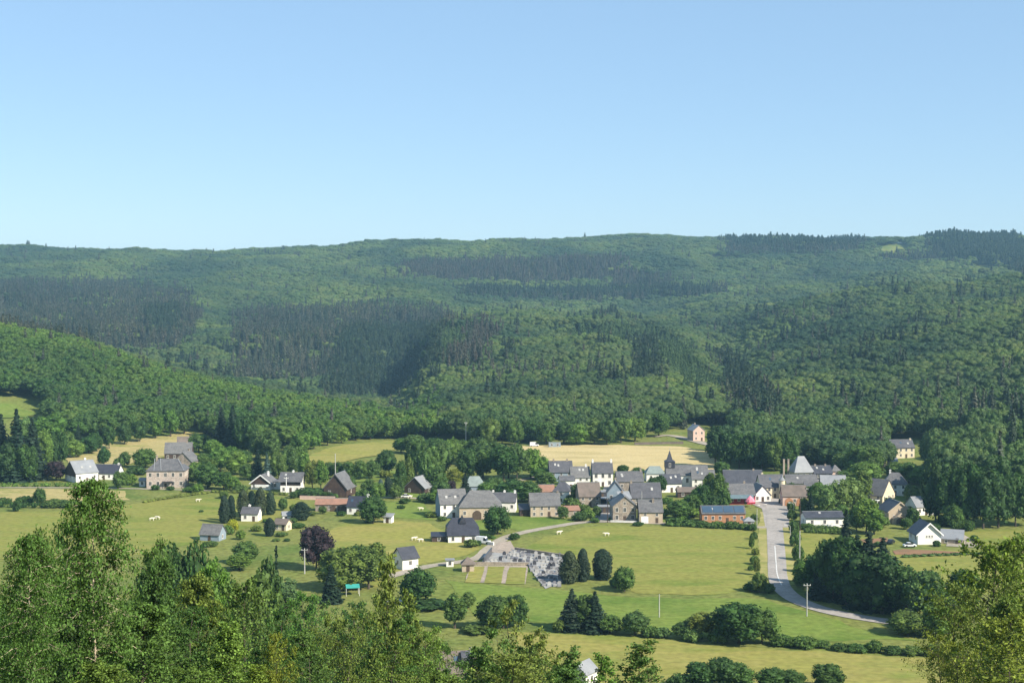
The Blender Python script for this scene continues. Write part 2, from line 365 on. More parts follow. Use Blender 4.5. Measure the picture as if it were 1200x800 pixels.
# ------------------------------------------------------------------ foliage shapes
def _ico():
    bm = bmesh.new(); bmesh.ops.create_icosphere(bm, subdivisions=2, radius=1)
    V = np.array([v.co[:] for v in bm.verts]); T = np.array([[v.index for v in f.verts] for f in bm.faces]); bm.free(); return V, T
ICO_V, ICO_T = _ico()
def unit(a): return a/np.maximum(np.linalg.norm(a, axis=-1, keepdims=True), 1e-6)
def sph(n):
    return unit(rng.normal(size=(n, 3)))
def leaves_mesh(name, P, N, Sz, asp=1.0, core=None, m='leaf', fold=.0):
    n = len(P); N = unit(N); T = unit(np.cross(N, sph(n))); B = np.cross(N, T)
    a = (Sz*.5)[:, None]
    V = np.stack([P-T*a*asp, P-B*a*.8+N*a*fold, P+T*a*asp, P+B*a*.8+N*a*fold], 1).reshape(-1, 3)
    L = np.arange(4*n); st = np.arange(0, 4*n, 4); cnt = 4*n
    if core is not None and len(core):
        for c, r in core:
            q = ICO_V*np.asarray(r)*(1+.16*rng.normal(size=(len(ICO_V), 1))) + np.asarray(c)
            L = np.concatenate([L, ICO_T.ravel()+len(V)]); st = np.concatenate([st, np.arange(cnt, cnt+ICO_T.size, 3)]); cnt += ICO_T.size
            V = np.concatenate([V, q])
    me = bpy.data.meshes.new(name); me.vertices.add(len(V)); me.vertices.foreach_set('co', V.astype(np.float32).ravel())
    me.loops.add(len(L)); me.loops.foreach_set('vertex_index', L.astype(np.int32)); me.polygons.add(len(st)); me.polygons.foreach_set('loop_start', st.astype(np.int32))
    me.update(); me.validate(); me.materials.append(M[m]); return me
def crown_clusters(K, c, Rx, Rz, lo=-.5, rr=(.30, .44)):
    out = []
    g = 2.39996
    for i in range(K):
        zz = lo + (1-lo)*(i+.5)/K; th = i*g + random.uniform(-.5, .5); q = math.sqrt(max(0, 1-min(1, abs(zz))**2))
        k = random.uniform(.55, .78)
        r = random.uniform(*rr)
        out.append((np.array(c)+np.array((q*math.cos(th)*Rx*k, q*math.sin(th)*Rx*k, zz*Rz*k)), np.array((Rx*r, Rx*r, (Rx+Rz)*.5*r*.9))))
    return out
def cluster_leaves(cl, n, size, jit=.75, up=.25, shell=(.72, 1.2)):
    w = np.array([r[0]*r[2] for _, r in cl]); w = w/w.sum(); P = []; N = []
    for (c, r), q in zip(cl, w):
        k = max(6, int(n*q)); d = sph(k); rad = rng.uniform(*shell, size=(k, 1)); P.append(c + d*r*rad); N.append(d + rng.normal(size=(k, 3))*jit + np.array((0, 0, up)))
    P = np.concatenate(P); N = np.concatenate(N)
    keep = np.ones(len(P), bool)
    for c, r in cl: keep &= ((((P-c)/r)**2).sum(1) > .42)
    P, N = P[keep], N[keep]
    return P, N, size*rng.uniform(.6, 1.35, size=len(P))
def trunk_mesh(h, r, targets, m='bark'):
    b = MB(); pts = [(0, 0, -.6)]; rad = [r*1.35]
    x = y = 0
    for i in range(1, 6):
        x += random.uniform(-.12, .12)*h*.08; y += random.uniform(-.12, .12)*h*.08; pts.append((x, y, h*i/5)); rad.append(r*(1-.13*i))
    b.tube(pts, rad, 7)
    for t in targets:
        s = Vector(pts[random.randint(2, 5)]); e = Vector(t); mid = s.lerp(e, .5) + Vector((0, 0, -.06*h)); b.tube([s, mid, e], [r*.42, r*.3, r*.1], 5)
    me = b.mesh('trunk'); me.materials.append(M[m]); return me
def broad(m='leaf', n=3000, size=.62, Rx=4.6, Rz=6.1, Ht=12.5, K=24, lo=-.85, trunk=True, core=.72, rr=(.30, .44), jit=.75):
    c = (0, 0, Ht-Rz*1.0); cl = crown_clusters(K, c, Rx, Rz, lo, rr)
    P, N, Sz = cluster_leaves(cl, n, size, jit); cr = leaves_mesh('crown', P, N, Sz, 1.0, [(a, b*core) for a, b in cl] + [(c, (Rx*.55, Rx*.55, Rz*.6))], m)
    tr = trunk_mesh(max(1.0, Ht-Rz*1.25), .28, [a for a, _ in cl[::3]]) if trunk else None
    return tr, cr, Ht
def spruce(m='needle', n=2200, size=.75, Rb=3.0, Ht=18.0, base=.06, pw=.85, trunk=True):
    tiers = 22; P = []; N = []
    for t in range(tiers):
        f = t/(tiers-1); z = Ht*(base + (1-base)*f); r = Rb*(1-f)**pw*random.uniform(.85, 1.1) + .15
        nb = max(4, int(12*(1-f)+4)); k = max(8, int(n*((1-f)+.12)/(tiers*.62)))
        a0 = random.uniform(0, 6.28); bi = rng.integers(0, nb, k); L = r*rng.uniform(.75, 1.12, nb)[bi]
        th = a0 + bi*6.283/nb + rng.normal(size=k)*.16; u = rng.uniform(.15, 1, k)**.6
        x, y = np.cos(th)*L*u, np.sin(th)*L*u; zz = z - (L*u)*.38 + (L*u)**2*.04 + rng.normal(size=k)*.16
        P.append(np.stack([x, y, zz], 1)); N.append(np.stack([np.cos(th)*.75, np.sin(th)*.75, np.full(k, .75)], 1) + rng.normal(size=(k, 3))*.4)
    P.append(np.stack([rng.normal(size=14)*.12, rng.normal(size=14)*.12, Ht*rng.uniform(.95, 1.01, 14)], 1)); N.append(sph(14))
    P = np.concatenate(P); N = np.concatenate(N); Sz = size*rng.uniform(.6, 1.3, len(P))*(1.15-.55*P[:, 2]/Ht)
    core = [((0, 0, Ht*f), (Rb*.62*(1-f)**pw, Rb*.62*(1-f)**pw, Ht*.09)) for f in (.12, .24, .36, .48, .6, .72, .84)]
    cr = leaves_mesh('crown', P, N, Sz, 1.3, core, m)
    tr = None
    if trunk:
        b = MB(); b.tube([(0, 0, -.6), (0, 0, Ht*.5), (0, 0, Ht*.93)], [.3, .18, .03], 7); tr = b.mesh('trunk'); tr.materials.append(M['bark'])
    return tr, cr, Ht
def cypress(m='needle', n=2600, size=.36, Rb=1.5, Ht=8.0, egg=.42):
    f = rng.uniform(0, 1, n); th = rng.uniform(0, 6.283, n)
    def prof(f): return np.where(f < egg, .62+.38*np.sin(f/egg*1.5708), np.sqrt(np.maximum(0, 1-((f-egg)/(1-egg))**2.0)))
    lump = 1+.11*np.sin(th*2+f*7)+.08*np.sin(th*5-f*13)
    r = Rb*prof(f)*lump*(1+.09*np.sin(th*5+f*31)*np.sin(th*11-f*23))*rng.uniform(.8, 1.1, n)
    P = np.stack([np.cos(th)*r, np.sin(th)*r, .15+f*(Ht-.15)], 1)
    N = np.stack([np.cos(th), np.sin(th), .25+1.3*np.clip(f-egg, 0, 1)], 1) + rng.normal(size=(n, 3))*.45
    core = [((0, 0, Ht*q), (Rb*.86*float(prof(np.array(q))), Rb*.86*float(prof(np.array(q))), Ht*.13)) for q in (.12, .25, .4, .55, .7, .82)]
    cr = leaves_mesh('crown', P, N, size*rng.uniform(.6, 1.3, n), 1.4, core, m)
    b = MB(); b.tube([(0, 0, -.4), (0, 0, Ht*.6)], [.16, .06], 6); tr = b.mesh('trunk'); tr.materials.append(M['bark']); return tr, cr, Ht
def bush(m='leaf', n=1100, size=.42, Rx=2.0, Ht=2.6):
    cl = crown_clusters(10, (0, 0, Ht*.42), Rx, Ht*.58, -.35, (.34, .5)); P, N, Sz = cluster_leaves(cl, n, size)
    P[:, 2] = np.maximum(P[:, 2], .05)
    cr = leaves_mesh('crown', P, N, Sz, 1.1, [(a, b*.75) for a, b in cl], m)
    b = MB()
    for k in range(4): b.tube([(random.uniform(-.2, .2), random.uniform(-.2, .2), -.3), tuple(cl[k*2][0])], [.07, .03], 5)
    tr = b.mesh('stem'); tr.materials.append(M['bark']); return tr, cr, Ht
def branchy(m='near_leaf', bark='bark', Ht=12.0, Rm=2.3, nb=70, twigs=7, lpt=34, size=.13, bare=.18, prof='ovoid', rise=.55, droop=.25, stems=1, tr=.11):
    """a near tree: stem(s), branches, twigs, and separate leaves along every twig"""
    b = MB(); P = []; N = []
    for st in range(stems):
        off = Vector((random.uniform(-.5, .5), random.uniform(-.5, .5), 0)) if stems > 1 else Vector((0, 0, 0)); lean = Vector((random.uniform(-.12, .12), random.uniform(-.12, .12), 0))*(1.6 if stems > 1 else .35)
        hh = Ht*(1 if st == 0 else random.uniform(.6, .95)); wob = [Vector((random.uniform(-.1, .1), random.uniform(-.1, .1), 0)) for _ in range(9)]
        def tp(f): k = min(7, int(f*8)); w = wob[k].lerp(wob[k+1], f*8-k); return off + lean*hh*f + w*(f*1.4) + Vector((0, 0, hh*f))
        b.tube([tp(i/8) - (Vector((0, 0, .8)) if i == 0 else Vector())for i in range(9)], [tr*(1.25-i/8*1.12) for i in range(9)], 7)
        n_b = nb if stems == 1 else int(nb/stems*1.1)
        for k in range(n_b):
            f = bare + (1-bare)*(k+random.random())/n_b; az = k*2.4 + random.uniform(-.6, .6)
            q = (f-bare)/(1-bare)
            pr = {'ovoid': math.sin(math.pi*min(1, .12+.83*q))**.7*(1-.35*q), 'cone': (1-q)**.8+.08, 'round': math.sqrt(max(0.02, 1-(2*q-.85)**2*.75))}[prof]
            L = max(.35, Rm*pr*random.uniform(.7, 1.2)); o = tp(min(.985, f)); dr = Vector((math.cos(az), math.sin(az), 0))
            bp = [o + dr*L*t + Vector((0, 0, L*(rise*t - droop*t*t*1.4))) for t in (0, .33, .66, 1)]
            b.tube(bp, [tr*.30*(1-f*.55), tr*.2*(1-f*.5), tr*.12, tr*.05], 4)
            for w in range(twigs):
                t = random.uniform(.2, 1.05); i = min(2, int(t*3)); s = bp[i].lerp(bp[i+1], min(1, t*3-i)); a2 = az + random.uniform(-1.3, 1.3); l2 = L*random.uniform(.16, .40)+.12
                e = s + Vector((math.cos(a2), math.sin(a2), random.uniform(-.25, .65)-droop*.8))*l2
                if w % 2 == 0: b.tube([s, e], [tr*.05+.004, .004], 3)
                kk = max(5, int(lpt*random.uniform(.6, 1.3))); u = rng.uniform(.0, 1.1, (kk, 1))
                p = np.array(s)*(1-u)+np.array(e)*u + rng.normal(size=(kk, 3))*(.06+.16*l2)
                P.append(p); N.append(rng.normal(size=(kk, 3))*.9 + np.array((dr.x*.6, dr.y*.6, .25)))
    P = np.concatenate(P); N = np.concatenate(N)
    cr = leaves_mesh('crown', P, N, size*rng.uniform(.6, 1.35, len(P)), 1.25, None, m, .25)
    trm = b.mesh('trunk', fix=False); trm.materials.append(M[bark]); return trm, cr, Ht
PRO = {
 'broad': [broad(), broad(Rx=5.2, Rz=5.9, K=28, rr=(.26, .42)), broad(Rx=4.0, Rz=6.3, K=22, Ht=13), broad(Rx=4.8, Rz=6, K=34, rr=(.2, .36))],
 'airy': [broad(n=2600, Rx=4.2, Rz=6.0, K=38, rr=(.15, .27), core=.5, size=.5), broad(n=2800, Rx=3.6, Rz=6.3, K=44, Ht=13, rr=(.14, .26), core=.45, size=.5)],
 'narrow': [broad(n=2400, Rx=2.6, Rz=5.9, Ht=12, K=26, rr=(.28, .46)), broad(n=2400, Rx=2.9, Rz=6.3, Ht=13, K=28, rr=(.26, .42))],
 'spruce': [spruce(), spruce(Rb=3.4, Ht=17), spruce(Rb=2.6, Ht=18, pw=.95)],
 'cypress': [cypress(), cypress(Rb=1.7, egg=.35)],
 'bush': [bush(), bush(Rx=2.4, Ht=2.4), bush(Rx=1.7, Ht=3)],
 'copper': [broad('copper', Rx=4.6, Rz=6.0)],
 'birch': [branchy('near_leaf', 'birch_bark', 12.5, 2.1, 90, 7, 30, .125, .34, 'round', .6, .4, 1, .085)],
 'near': [branchy('near_leaf', 'bark', 10, 2.6, 74, 8, 30, .135, .12, 'round', .6, .2, 2, .10), branchy('near_leaf', 'bark', 11, 2.7, 84, 8, 30, .14, .10, 'ovoid', .65, .25, 1, .12),
          branchy('near_leaf', 'bark', 9, 2.5, 84, 7, 32, .12, .05, 'round', .5, .3, 3, .09), branchy('near_leaf', 'bark', 10, 2.2, 70, 7, 28, .13, .14, 'cone', .8, .3, 1, .10)],
 'loose': [branchy('near_leaf', 'bark', 10, 3.0, 56, 7, 26, .13, .12, 'round', .7, .15, 2, .11), branchy('near_leaf', 'bark', 9, 2.4, 50, 6, 24, .13, .15, 'ovoid', .8, .1, 1, .09)],
 'sapling': [branchy('near_leaf', 'bark', 8, 1.5, 46, 5, 20, .13, .1, 'cone', .9, .25, 1, .06), branchy('near_leaf', 'bark', 7, 1.6, 54, 5, 18, .12, .05, 'ovoid', .9, .15, 3, .05)]}
PRO_M = {'f_broad': [broad('far_leaf', 900, .80, 5.2, 4.6, 13.5, 13, -.3, False, .9, (.34, .48), .32), broad('far_leaf', 900, .8, 5.6, 4.2, 13, 16, -.3, False, .9, (.32, .44), .32), broad('far_leaf', 900, .8, 4.6, 5.2, 14, 11, -.3, False, .9, (.36, .5), .32)],
 'f_spur': [broad('spur_leaf', 620, .95, 3.4, 5.6, 13.5, 14, -.5, False, .8, (.3, .44)), broad('spur_leaf', 620, .95, 4.0, 5.0, 13, 16, -.5, False, .8), broad('spur_leaf', 560, .9, 2.7, 6.2, 14.5, 12, -.6, False, .8, (.36, .5))],
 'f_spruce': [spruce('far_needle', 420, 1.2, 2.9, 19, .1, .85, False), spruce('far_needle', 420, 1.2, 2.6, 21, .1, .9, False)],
 'f_near': [broad('near_wood', 2400, .62, 5.0, 5.6, 13.5, 26, -.6, False, .8, (.22, .4), .6), broad('near_wood', 2400, .62, 4.4, 6.0, 14, 30, -.6, False, .8, (.2, .36), .6), broad('near_wood', 2200, .6, 5.4, 5.0, 13, 34, -.6, False, .8, (.18, .34), .6)],
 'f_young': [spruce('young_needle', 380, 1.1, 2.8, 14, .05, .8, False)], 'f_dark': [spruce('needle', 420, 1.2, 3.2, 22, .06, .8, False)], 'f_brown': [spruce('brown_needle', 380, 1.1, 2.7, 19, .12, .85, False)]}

# ------------------------------------------------------------------ woods: masses no one could count (instances on points)
FO = {}
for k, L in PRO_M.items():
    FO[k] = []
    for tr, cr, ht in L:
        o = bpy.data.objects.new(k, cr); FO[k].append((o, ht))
def inside(px, py, poly):
    n = len(poly); r = np.zeros(px.shape, bool)
    for i in range(n):
        x1, y1 = poly[i]; x2, y2 = poly[(i+1) % n]
        if y1 == y2: continue
        c = ((y1 > py) != (y2 > py)) & (px < (x2-x1)*(py-y1)/(y2-y1)+x1); r ^= c
    return r
EDGE = [(-1200,500), (-100,492), (-20,466), (48,470), (60,500), (90,522), (150,513), (226,503), (240,516), (300,530), (345,528), (400,518), (480,516), (500,516), (545,520), (600,519), (690,518), (745,512), (770,507), (800,505),
        (830,515), (845,545), (900,551), (960,552), (1000,556), (1036,556), (1040,520), (1075,520), (1083,556), (1095,575), (1110,606), (1250,608), (2100,600)]
def gn_scatter(name, label, pts, prs, scl, rot, cat='wood'):
    keys = sorted(set(prs)); objs = []
    for k in keys: objs += [(k, o, h) for o, h in FO[k]]
    idx = np.zeros(len(pts), np.int32)
    pr = np.array(prs)
    for k in keys:
        ids = [i for i, (kk, _, _) in enumerate(objs) if kk == k]; mk = pr == k; idx[mk] = rng.choice(ids, mk.sum())
    me = bpy.data.meshes.new(name); me.vertices.add(len(pts)); me.vertices.foreach_set('co', pts.astype(np.float32).ravel())
    for nm, ty, dat in (('pid', 'INT', idx), ('scl', 'FLOAT_VECTOR', scl.astype(np.float32).ravel()), ('rz', 'FLOAT', rot.astype(np.float32))):
        a = me.attributes.new(nm, ty, 'POINT'); a.data.foreach_set('vector' if ty == 'FLOAT_VECTOR' else 'value', dat)
    o = obj(name, me); tag(o, label, cat, None, 'stuff')
    ng = bpy.data.node_groups.new(name, 'GeometryNodeTree')
    ng.interface.new_socket('Geometry', in_out='INPUT', socket_type='NodeSocketGeometry'); ng.interface.new_socket('Geometry', in_out='OUTPUT', socket_type='NodeSocketGeometry')
    N = ng.nodes; L = ng.links; gi = N.new('NodeGroupInput'); go = N.new('NodeGroupOutput'); ip = N.new('GeometryNodeInstanceOnPoints'); g2 = N.new('GeometryNodeGeometryToInstance')
    for k, ob, h in objs[::-1]:
        oi = N.new('GeometryNodeObjectInfo'); oi.inputs['Object'].default_value = ob; L.new(oi.outputs['Geometry'], g2.inputs[0])
    def attr(nm, ty):
        a = N.new('GeometryNodeInputNamedAttribute'); a.data_type = ty; a.inputs['Name'].default_value = nm; return a.outputs['Attribute']
    L.new(gi.outputs[0], ip.inputs['Points']); L.new(g2.outputs[0], ip.inputs['Instance']); ip.inputs['Pick Instance'].default_value = True
    L.new(attr('pid', 'INT'), ip.inputs['Instance Index']); L.new(attr('scl', 'FLOAT_VECTOR'), ip.inputs['Scale'])
    cx = N.new('ShaderNodeCombineXYZ'); L.new(attr('rz', 'FLOAT'), cx.inputs[2])
    er = N.new('FunctionNodeEulerToRotation'); L.new(cx.outputs[0], er.inputs[0]); L.new(er.outputs[0], ip.inputs['Rotation'])
    L.new(ip.outputs[0], go.inputs[0])
    md = o.modifiers.new('scatter', 'NODES'); md.node_group = ng
    return o
CLEAR = [[(1020,290), (1062,286), (1068,297), (1045,303)], [(1136,312), (1166,311), (1166,322), (1142,324)], [(1012,341), (1036,341), (1030,350), (1010,350)], [(818,300), (872,305), (872,309), (818,305)],
         [(796,522), (804,500), (858,500), (868,534), (836,526)], [(1030,545), (1034,515), (1085,515), (1135,526), (1132,552)], [(-60,488), (-60,468), (14,473), (44,484), (30,489)]]
CON = [[(400,402), (500,396), (516,410), (505,446), (455,474), (385,474)], [(834,425), (850,425), (912,500), (900,516), (868,490)], [(850,468), (905,476), (912,500), (860,505)],
       [(742,415), (764,415), (766,455), (748,462)], [(-400,335), (150,337), (215,345), (240,372), (215,420), (-400,430)], [(276,374), (420,366), (520,368), (536,388), (505,430), (470,452), (270,458)], [(540,344), (700,346), (850,340), (852,352), (700,360), (540,354)],
       [(845,286), (1010,284), (1012,299), (925,304), (850,303)], [(1080,290), (1110,280), (1180,282), (1230,300), (1230,336), (1165,318), (1110,310)], [(1030,305), (1120,300), (1120,312), (1040,312)], [(700,318), (790,330), (790,342), (700,340)]]
DRK = [[(398,398), (500,390), (518,404), (508,446), (455,476), (383,478)], [(742,412), (766,412), (768,458), (746,466)], [(838,428), (852,428), (912,500), (900,512), (870,490)], [(1084,282), (1110,280), (1180,282), (1225,300), (1225,334), (1165,316), (1112,310)], [(850,286), (1006,285), (1006,293), (860,296)], [(545,346), (840,344), (842,352), (545,353)], [(170,372), (212,368), (208,396), (178,402)]]  # first stand: darker, taller spruces added to stand in for the ravine's shadow
BRN = [[(470,312), (600,308), (735,306), (740,330), (620,338), (470,330)], [(560,385), (590,395), (560,440), (520,440)]]
YNG = [[(640,390), (770,390), (800,408), (850,470), (800,474), (764,418), (640,404)], [(505,392), (560,388), (560,440), (520,452)]]
def woods():
    ds = [632.0]
    sp = lambda d: 6.3 + max(0, d-900)*.0021
    while ds[-1] < 4300: ds.append(ds[-1]+sp(ds[-1])*.92)
    X = []; Y = []; SP = []
    for d in ds:
        s = sp(d); w0, w1 = (-420-600)/F*d, (1620-600)/F*d; n = int((w1-w0)/s)
        X.append(w0+(np.arange(n)+rng.uniform(0, 1))*s+rng.normal(size=n)*s*.33); Y.append(d+rng.normal(size=n)*s*.33); SP.append(np.full(n, s))
    # the near wood on the right comes down to the meadow
    for d in np.arange(500, 630, 6.0):
        w0, w1 = (1085-600)/F*d, (1620-600)/F*d; n = int((w1-w0)/6); X.append(w0+np.arange(n)*6+rng.normal(size=n)*2); Y.append(d+rng.normal(size=n)*2); SP.append(np.full(n, 6.3))
    X = np.concatenate(X); Y = np.concatenate(Y); SP = np.concatenate(SP); Z = gz(X, Y)
    px, py = pix(X, Y, Z)
    ed = np.interp(px, [e[0] for e in EDGE], [e[1] for e in EDGE])
    keep = (py < ed-1.5)
    for c in CLEAR: keep &= ~inside(px, py, c)
    X, Y, Z, px, py, SP = [a[keep] for a in (X, Y, Z, px, py, SP)]
    con = np.zeros(len(X), bool); brn = con.copy(); yng = con.copy()
    jx, jy = px+rng.normal(size=len(px))*5, py+rng.normal(size=len(px))*2
    for c in CON: con |= inside(jx, jy, c)
    for c in BRN: brn |= inside(jx, jy, c)
    for c in YNG: yng |= inside(jx, jy, c)
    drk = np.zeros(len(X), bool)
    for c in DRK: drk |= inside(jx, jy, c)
    spur = (Y < 1180) & (px < 520)
    con &= ~spur; brn &= ~spur; yng &= ~spur
    patch = np.sin(X*.011+1.3)*np.sin(Y*.006+.4)+.5*np.sin(X*.031+Y*.017)
    rnd = rng.uniform(size=len(X)); con |= (~spur & (rnd < .012+.10*(patch > .9)))
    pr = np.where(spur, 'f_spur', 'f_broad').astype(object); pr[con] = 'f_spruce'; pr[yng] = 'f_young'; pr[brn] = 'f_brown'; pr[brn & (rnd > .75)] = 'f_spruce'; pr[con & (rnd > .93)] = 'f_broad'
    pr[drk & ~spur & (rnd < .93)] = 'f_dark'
    shade_clump = np.sin(X*.047+2*np.sin(Y*.021))*np.sin(Y*.039+2*np.sin(X*.017)+1.1)
    pr[(pr == 'f_broad') & (shade_clump > .84) & (rnd < .5) & (Y < 2300)] = 'f_dark'  # dark spruces swapped in to stand for shadow clumps in the canopy
    pr[(pr == 'f_broad') & (Y < 860)] = 'f_near'
    pr[spur & (rnd < .03)] = 'f_spruce'
    k = rng.uniform(.66, 1.38, len(X))*(1+.18*np.sin(X*.045+Y*.02)*np.sin(Y*.05-X*.013))
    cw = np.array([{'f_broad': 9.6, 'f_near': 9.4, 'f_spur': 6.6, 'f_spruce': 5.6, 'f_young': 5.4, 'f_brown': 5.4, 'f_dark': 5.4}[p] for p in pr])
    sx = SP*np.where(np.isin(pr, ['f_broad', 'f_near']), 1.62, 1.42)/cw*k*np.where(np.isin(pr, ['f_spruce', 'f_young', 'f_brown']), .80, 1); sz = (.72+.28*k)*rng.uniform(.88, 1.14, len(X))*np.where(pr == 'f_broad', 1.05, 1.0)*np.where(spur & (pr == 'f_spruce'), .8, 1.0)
    tall = inside(px, py, CON[8]); sz[tall] *= 1.25
    sz *= np.where((px > 1085) & (Y < 740), 1.45, 1)
    scl = np.stack([sx, sx, sz], 1); rot = rng.uniform(0, 6.28, len(X)); P = np.stack([X, Y, Z-.4], 1)
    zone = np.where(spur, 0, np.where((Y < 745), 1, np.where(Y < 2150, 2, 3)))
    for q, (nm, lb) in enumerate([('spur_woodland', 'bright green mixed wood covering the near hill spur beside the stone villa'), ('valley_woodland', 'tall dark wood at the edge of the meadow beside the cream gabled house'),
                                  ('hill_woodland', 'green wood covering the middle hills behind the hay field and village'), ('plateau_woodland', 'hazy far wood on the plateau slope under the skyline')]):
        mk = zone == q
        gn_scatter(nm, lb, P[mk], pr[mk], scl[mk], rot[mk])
    print('forest', len(X))
woods()

# ------------------------------------------------------------------ the air
def haze():
    b = MB(); b.box((0, 3900, 112), (21000, 8000, 330)); o = obj('haze', b.mesh('haze'))
    m = bpy.data.materials.new('haze'); m.use_nodes = True; nt = m.node_tree; nt.nodes.remove(nt.nodes['Principled BSDF'])
    v = nd(nt, 'ShaderNodeVolumePrincipled'); v.inputs['Color'].default_value = (.42, .76, 1.0, 1); v.inputs['Density'].default_value = HAZE; v.inputs['Anisotropy'].default_value = 0.0
    nt.links.new(v.outputs[0], nt.nodes['Material Output'].inputs['Volume']); o.data.materials.append(m)
    tag(o, 'thin blue summer haze over the valley', 'haze', None, 'stuff')
HAZE = 0.72e-4
haze()

# ------------------------------------------------------------------ buildings
LM = []                                              # landmarks used when plants are described: phrase, px, py, half width
def mesh_of(fn, m):
    b = MB(); fn(b); me = b.mesh('part'); me.materials.append(M[m]); return me
def p_low(px): return px < 1050                       # the village cluster has lower eaves
WIN_F = {}
def win_meshes(w, h):
    k = (round(w, 1), round(h, 1))
    if k not in WIN_F:
        def fr(b):
            t = .1
            b.box((0, 0, -h/2), (w+.24, .16, .12)); b.box((0, 0, h/2), (w+.2, .12, .12)); b.box((-w/2, 0, 0), (.1, .12, h-.12)); b.box((w/2, 0, 0), (.1, .12, h-.12)); b.box((0, -.004, 0), (.06, .10, h-.12))
        f = mesh_of(fr, 'frame'); f.name = 'window'
        p = mesh_of(lambda b: b.box((0, 0, 0), (w-.1, .06, h-.12)), 'glass'); p.name = 'pane'
        WIN_F[k] = (f, p)
    return WIN_F[k]
def add_window(root, x, y, z, rz, w=.95, h=1.35):
    f, p = win_meshes(w, h); o = obj('window', f, None, root, (x, y, z), rz); obj('pane', p, None, o, (0, .02, 0))
def roof_mesh(kind, w, d, h, rh, ov, half=.5):
    b = MB(); t = .22
    if kind in ('gx', 'gy'):
        a, L = (d/2, w/2) if kind == 'gx' else (w/2, d/2)
        sl = rh/a; e = a+ov; ez = h - ov*sl
        poly = [(-e, ez), (0, h+rh), (e, ez), (e, ez+t), (0, h+rh+t*1.15), (-e, ez+t)]
        for sgn in (-1, 1):
            q = [(0, h+rh+.02), (sgn*e, ez+.02), (sgn*e, ez+t), (0, h+rh+t*1.2)]
            b.prism(q, 'x' if kind == 'gx' else 'y', -L-ov*.8, L+ov*.8)
    elif kind in ('hip', 'pyr', 'hh'):
        X, Y = w/2+ov, d/2+ov; z0 = h-.16; z1 = h+.06; top = h+rh
        if kind == 'pyr': r = [(-.04*w, 0), (.04*w, 0)]
        else:
            k = max(.05, w/2 - d/2*half*1.0); r = [(-k, 0), (k, 0)]
        if kind == 'hh':
            zg = h+rh*.45; yg = Y*.55; kx = X-rh*.28
            V = [(-X,-Y,z0),(X,-Y,z0),(X,Y,z0),(-X,Y,z0),(-X,-Y,z1),(X,-Y,z1),(X,Y,z1),(-X,Y,z1),(-X,-yg,zg),(X,-yg,zg),(X,yg,zg),(-X,yg,zg),(-kx*.86,0,top),(kx*.86,0,top)]
            Fc = [(0,3,2,1),(0,1,5,4),(1,2,6,5),(2,3,7,6),(3,0,4,7),(4,5,9,8),(6,7,11,10),(5,6,10,9),(7,4,8,11),(8,9,13,12),(10,11,12,13),(9,10,13),(11,8,12)]
        else:
            V = [(-X,-Y,z0),(X,-Y,z0),(X,Y,z0),(-X,Y,z0),(-X,-Y,z1),(X,-Y,z1),(X,Y,z1),(-X,Y,z1),(r[0][0],0,top),(r[1][0],0,top)]
            Fc = [(0,3,2,1),(0,1,5,4),(1,2,6,5),(2,3,7,6),(3,0,4,7),(4,5,9,8),(6,7,8,9),(5,6,9),(7,4,8)]
        b.add(V, Fc)
    elif kind == 'mono':
        X = w/2+ov; Y = d/2+ov
        b.prism([(-Y, h-.02), (-Y, h+.16), (Y, h+rh+.16), (Y, h+rh-.02)], 'x', -X, X)
    else:
        b.box((0, 0, h+.1), (w+2*ov, d+2*ov, .24))
    return b.mesh('roof')
def wall_mesh(kind, w, d, h, rh):
    b = MB(); z0 = -.8
    if kind == 'gx': b.prism([(-d/2, z0), (d/2, z0), (d/2, h), (0, h+rh-.03), (-d/2, h)], 'x', -w/2, w/2)
    elif kind == 'gy': b.prism([(-w/2, z0), (w/2, z0), (w/2, h), (0, h+rh-.03), (-w/2, h)], 'y', -d/2, d/2)
    elif kind == 'mono': b.prism([(-d/2, z0), (d/2, z0), (d/2, h+rh-.04), (-d/2, h-.04)], 'x', -w/2, w/2)
    elif kind == 'hh': b.prism([(-d/2, z0), (d/2, z0), (d/2, h-.02), (d/2*.5, h+rh*.42), (-d/2*.5, h+rh*.42), (-d/2, h-.02)], 'x', -w/2+.05, w/2-.05)
    else: b.box((0, 0, (h-.04+z0)/2), (w, d, h-.04-z0))
    return b.mesh('wall')
